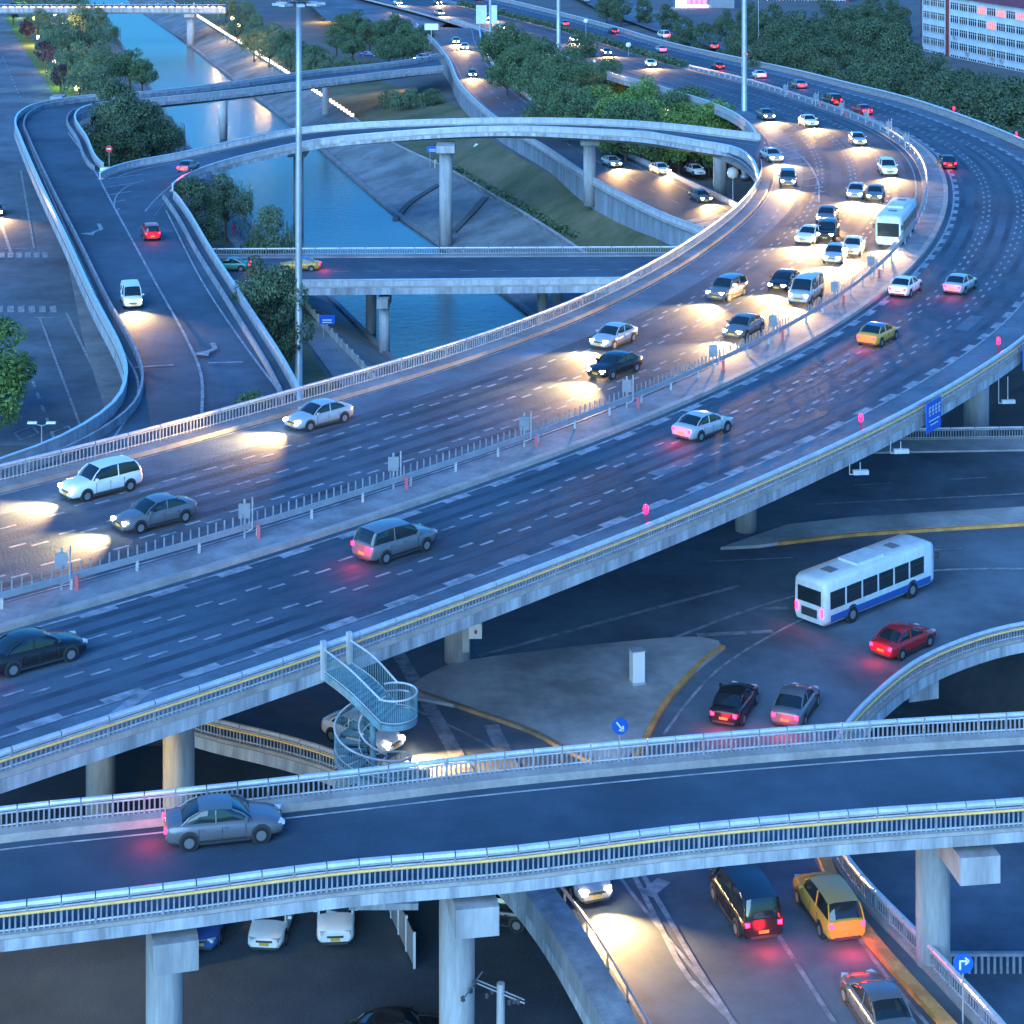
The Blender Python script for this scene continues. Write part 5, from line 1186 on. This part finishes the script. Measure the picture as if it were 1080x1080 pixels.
for a, b, u_, c_, lb in [((478,40),(484,52),.5,'silver','silver car with headlights on at the top of the sunken road'),((490,52),(498,70),.0,'white','white car with headlights on, second from the top of the sunken road'),((494,74),(508,98),.3,'grey','grey car with headlights on, third on the sunken road above the loop ramp'),((628,168),(700,198),.25,'silver','silver car with headlights on, sunken road below the loop ramp, left lane'),((660,168),(745,202),.45,'white','white car with headlights on, sunken road below the loop ramp, right lane'),((730,208),(775,228),.2,'grey','grey car with headlights on, sunken road just before it passes under the highway')]:
    car('sedan', c_, 'head', a, b, u_, 7.0, lb, GR)
car('sedan', 'silver', 'head', (470,60), (425,67), .55, 7.6, 'silver car with headlights on at the top of the slim river bridge', None)
car('van', 'white', 'head', (130,298), (160,378), .32, 9.0, 'white van with bright headlights coming down the broad left ramp', None)
car('sedan', 'grey', 'head', (-6,215), (4,262), .25, 0.05, 'grey car with headlights on the street at the left picture edge', None)
car('sedan', 'white', 'head', (330,765), (450,808), .45, 6.0, 'white car with headlights on under the highway, seen through the spiral stair', None)
car('sedan', 'silver', 'head', (575,880), (650,985), .50, 6.0, 'silver car with headlights on emerging from under the near bridge', None)
GT = 'cars with red tail lights on the outer carriageway, going away'
for k_, c_, a, b, u_, lb in [('sedan','black',(-20,715),(80,688),.55,'black car with red tail lights at the left picture edge'),('suv','grey',(205,652),(530,548),.62,'grey tall car with red tail lights in the lane left of the spiral stair'),('sedan','silver',(608,507),(820,430),.60,'silver car with red tail lights beside the median right of centre'),('sedan','white',(905,342),(985,290),.60,'white car with red tail lights beside the median below the apex'),('sedan','silver',(968,335),(1040,290),.6,'silver car with red tail lights, right neighbour of the white one'),('sedan','black',(1008,185),(978,158),.3,'black car with red tail lights past the apex, alone in the outer carriageway'),
  ('sedan','red',(935,128),(865,108),.35,'red car with tail lights on, first of the far outer row'),('suv','black',(930,125),(865,107),.8,'black tall car with tail lights on, second of the far outer row'),('sedan','grey',(868,100),(790,80),.3,'grey car with tail lights on, third of the far outer row'),('sedan','white',(868,100),(790,80),.85,'white car with tail lights on, fourth of the far outer row'),('sedan','black',(800,84),(720,64),.5,'black car with tail lights on, fifth of the far outer row'),('sedan','silver',(740,66),(660,46),.5,'silver car with tail lights on beside the far hedge'),('sedan','red',(836,74),(750,50),.5,'red car with tail lights on by the outer wall near the trees'),('suv','grey',(825,72),(745,50),.9,'grey tall car with tail lights on by the outer wall further up'),('van','white',(725,46),(665,32),.4,'white van with tail lights on by the outer wall below the shops'),('sedan','black',(690,48),(630,30),.7,'black car with tail lights on at the top centre, right lane'),('sedan','grey',(610,32),(540,10),.2,'grey car with tail lights on above the gantry board, right one'),('sedan','red',(560,24),(490,2),.4,'red car with tail lights on above the gantry board, middle one'),('sedan','black',(540,10),(470,-8),.5,'black car with tail lights on at the very top, left one')]:
    car(k_, c_, 'tail', a, b, u_, None, lb, GT)
car('sedan', 'gold', 'tail', (875,388), (972,336), .5, None, 'yellow and blue taxi with red tail lights on the outer carriageway', None, roof='car_blue', nm='taxi')
car('sedan', 'gold', 'tail', (345,285), (290,285), .52, 4.5, 'yellow and blue taxi on the low river bridge behind the tall mast', None, roof='car_blue', nm='taxi'); car('sedan', 'green', 'tail', (270,285), (215,285), .5, 4.5, 'green car on the low river bridge beside the left ramp', None)
car('sedan', 'grey', 'tail', (120,215), (240,162), .62, 10.2, 'grey car with red tail lights climbing onto the loop ramp', None); car('suv', 'red', 'tail', (172,275), (145,225), .45, 9.0, 'red car with tail lights on the left ramp heading for the loop', None)
car('sedan', 'grey', 'tail', (60,902), (375,868), .55, 14.0, 'grey car with red tail lights on the near bridge', None)
GL = 'cars with red tail lights on the lower curve'
for k_, c_, a, b, u_, lb in [('sedan','black',(750,790),(815,688),.35,'black car with red tail lights, left lane of the lower curve by the yellow kerb'),('sedan','grey',(822,780),(855,728),.5,'grey car with red tail lights, right lane of the lower curve above the near bridge'),('sedan','red',(870,725),(1015,655),.55,'red car with tail lights on the lower curve beside the curved railing'),('van','black',(815,1012),(752,915),.45,'black van with bright red tail lights on the lower road at the bottom'),('suv','gold',(905,1015),(838,918),.45,'tan tall car with tail lights at the bottom, right lane beside the yellow kerb'),('sedan','grey',(940,1098),(895,1030),.3,'grey car with tail lights cut by the bottom edge')]:
    car(k_, c_, 'tail', a, b, u_, 6.0, lb, GL)
car('bus', 'facade', 'tail', (830,672), (990,607), .5, 6.0, 'pale blue bus entering the lower curve from the right', None, nm='bus')
GP = 'parked cars in the yard below the near bridge'
for k_, c_, x, y, r_, lb in [('sedan','white',285,985,-1.65,'white parked car half hidden by the near bridge, left one of two'),('suv','white',352,980,-1.5,'white parked car half hidden by the near bridge, right one with mirror showing'),('sedan','blue',215,985,-1.6,'blue parked car almost wholly hidden by the near bridge'),('sedan','black',520,975,2.9,'black parked car in the shade between the pier and the curving wall'),('sedan','black',417,1112,.2,'black parked car cut by the bottom picture edge')]:
    q = P(x, y, .5); t = car(k_, c_, 'off', (x, y), (x+1, y), 0, 0.04, lb, GP); t.location = (q.x, q.y+1.3, .07); t.rotation_euler = (0, 0, r_)
car('sedan', 'white', 'off', (728,182), (744,188), .3, 5.5, 'white parked car in the shade under the loop ramp', None); car('sedan', 'blue', 'off', (380,60), (398,60), .5, 3.2, 'light blue parked car among the trees by the river ramp', None)
for i, (x, y) in enumerate([(640,10), (652,14), (618,2)]): car('sedan', ('black','blue','silver')[i], 'off', (x, y), (x-10, y-4), 0, 5.7, ['black car on the side road at the top, middle one','blue car on the side road at the top, nearest','silver car on the side road at the top, farthest'][i], 'cars on the side road at the top')
# ================================================================== people
def person(px, py, z, top, label, group=None, rz=0, step=.18):
    me = bpy.data.meshes.new('person')
    V = [(0,0,.95),(0,0,1.2),(0,0,1.42),(0,0,1.52),(0,.02,1.66), (.10,0,.90),(.11,step,.50),(.11,step*1.2,.06),(.11,step*1.2+.14,.03), (-.10,0,.90),(-.11,-step*.5,.50),(-.11,-step,.06),(-.11,-step+.14,.03), (.19,0,1.40),(.24,-.05,1.12),(.22,.08,.88), (-.19,0,1.40),(-.24,.05,1.12),(-.22,.14,.90)]
    E = [(0,1),(1,2),(2,3),(3,4),(0,5),(5,6),(6,7),(7,8),(0,9),(9,10),(10,11),(11,12),(2,13),(13,14),(14,15),(2,16),(16,17),(17,18)]
    me.from_pydata(V, E, []); o = bpy.data.objects.new('person', me); C.objects.link(o)
    me.materials.append(M[top]); sk = o.modifiers.new('skin', 'SKIN'); rad = [.14,.14,.16,.06,.11,.095,.065,.045,.04,.095,.065,.045,.04,.06,.045,.035,.06,.045,.035]
    for v, r in zip(me.skin_vertices[0].data, rad): v.radius = (r, r)
    me.skin_vertices[0].data[0].use_root = True
    ss = o.modifiers.new('sub', 'SUBSURF'); ss.levels = ss.render_levels = 1
    q = P(px, py, z); o.location = q; o.rotation_euler = (0,0,rz)
    h = MB(); h.lathe((0,.02,1.60), [(.03,-.02),(.105,.05),(.11,.12),(.07,.17),(.01,.19)], 12); ho = h.build('hair', 'hair'); ho.parent = o
    return tag(o, label, 'person', group)
person(247,249,.15,'cloth_red','person in a dark red top walking on the riverside path below the loop ramp', rz=2.8); person(253,254,.15,'cloth_navy','person in dark clothes on the riverside path, following the one in red', rz=2.8)
person(459,178,.3,'cloth_cream','person in a pale top on the right bank path beside the blue board', rz=.4)
for i in range(14):
    person(100+i*9.5, 8.2, 8.02, ['cloth_navy','cloth_red','cloth_grey','cloth_cream'][i % 4], 'tiny person leaning at the lit railing of the far bridge at the top left', 'people along the far bridge railing', rz=i*1.1)
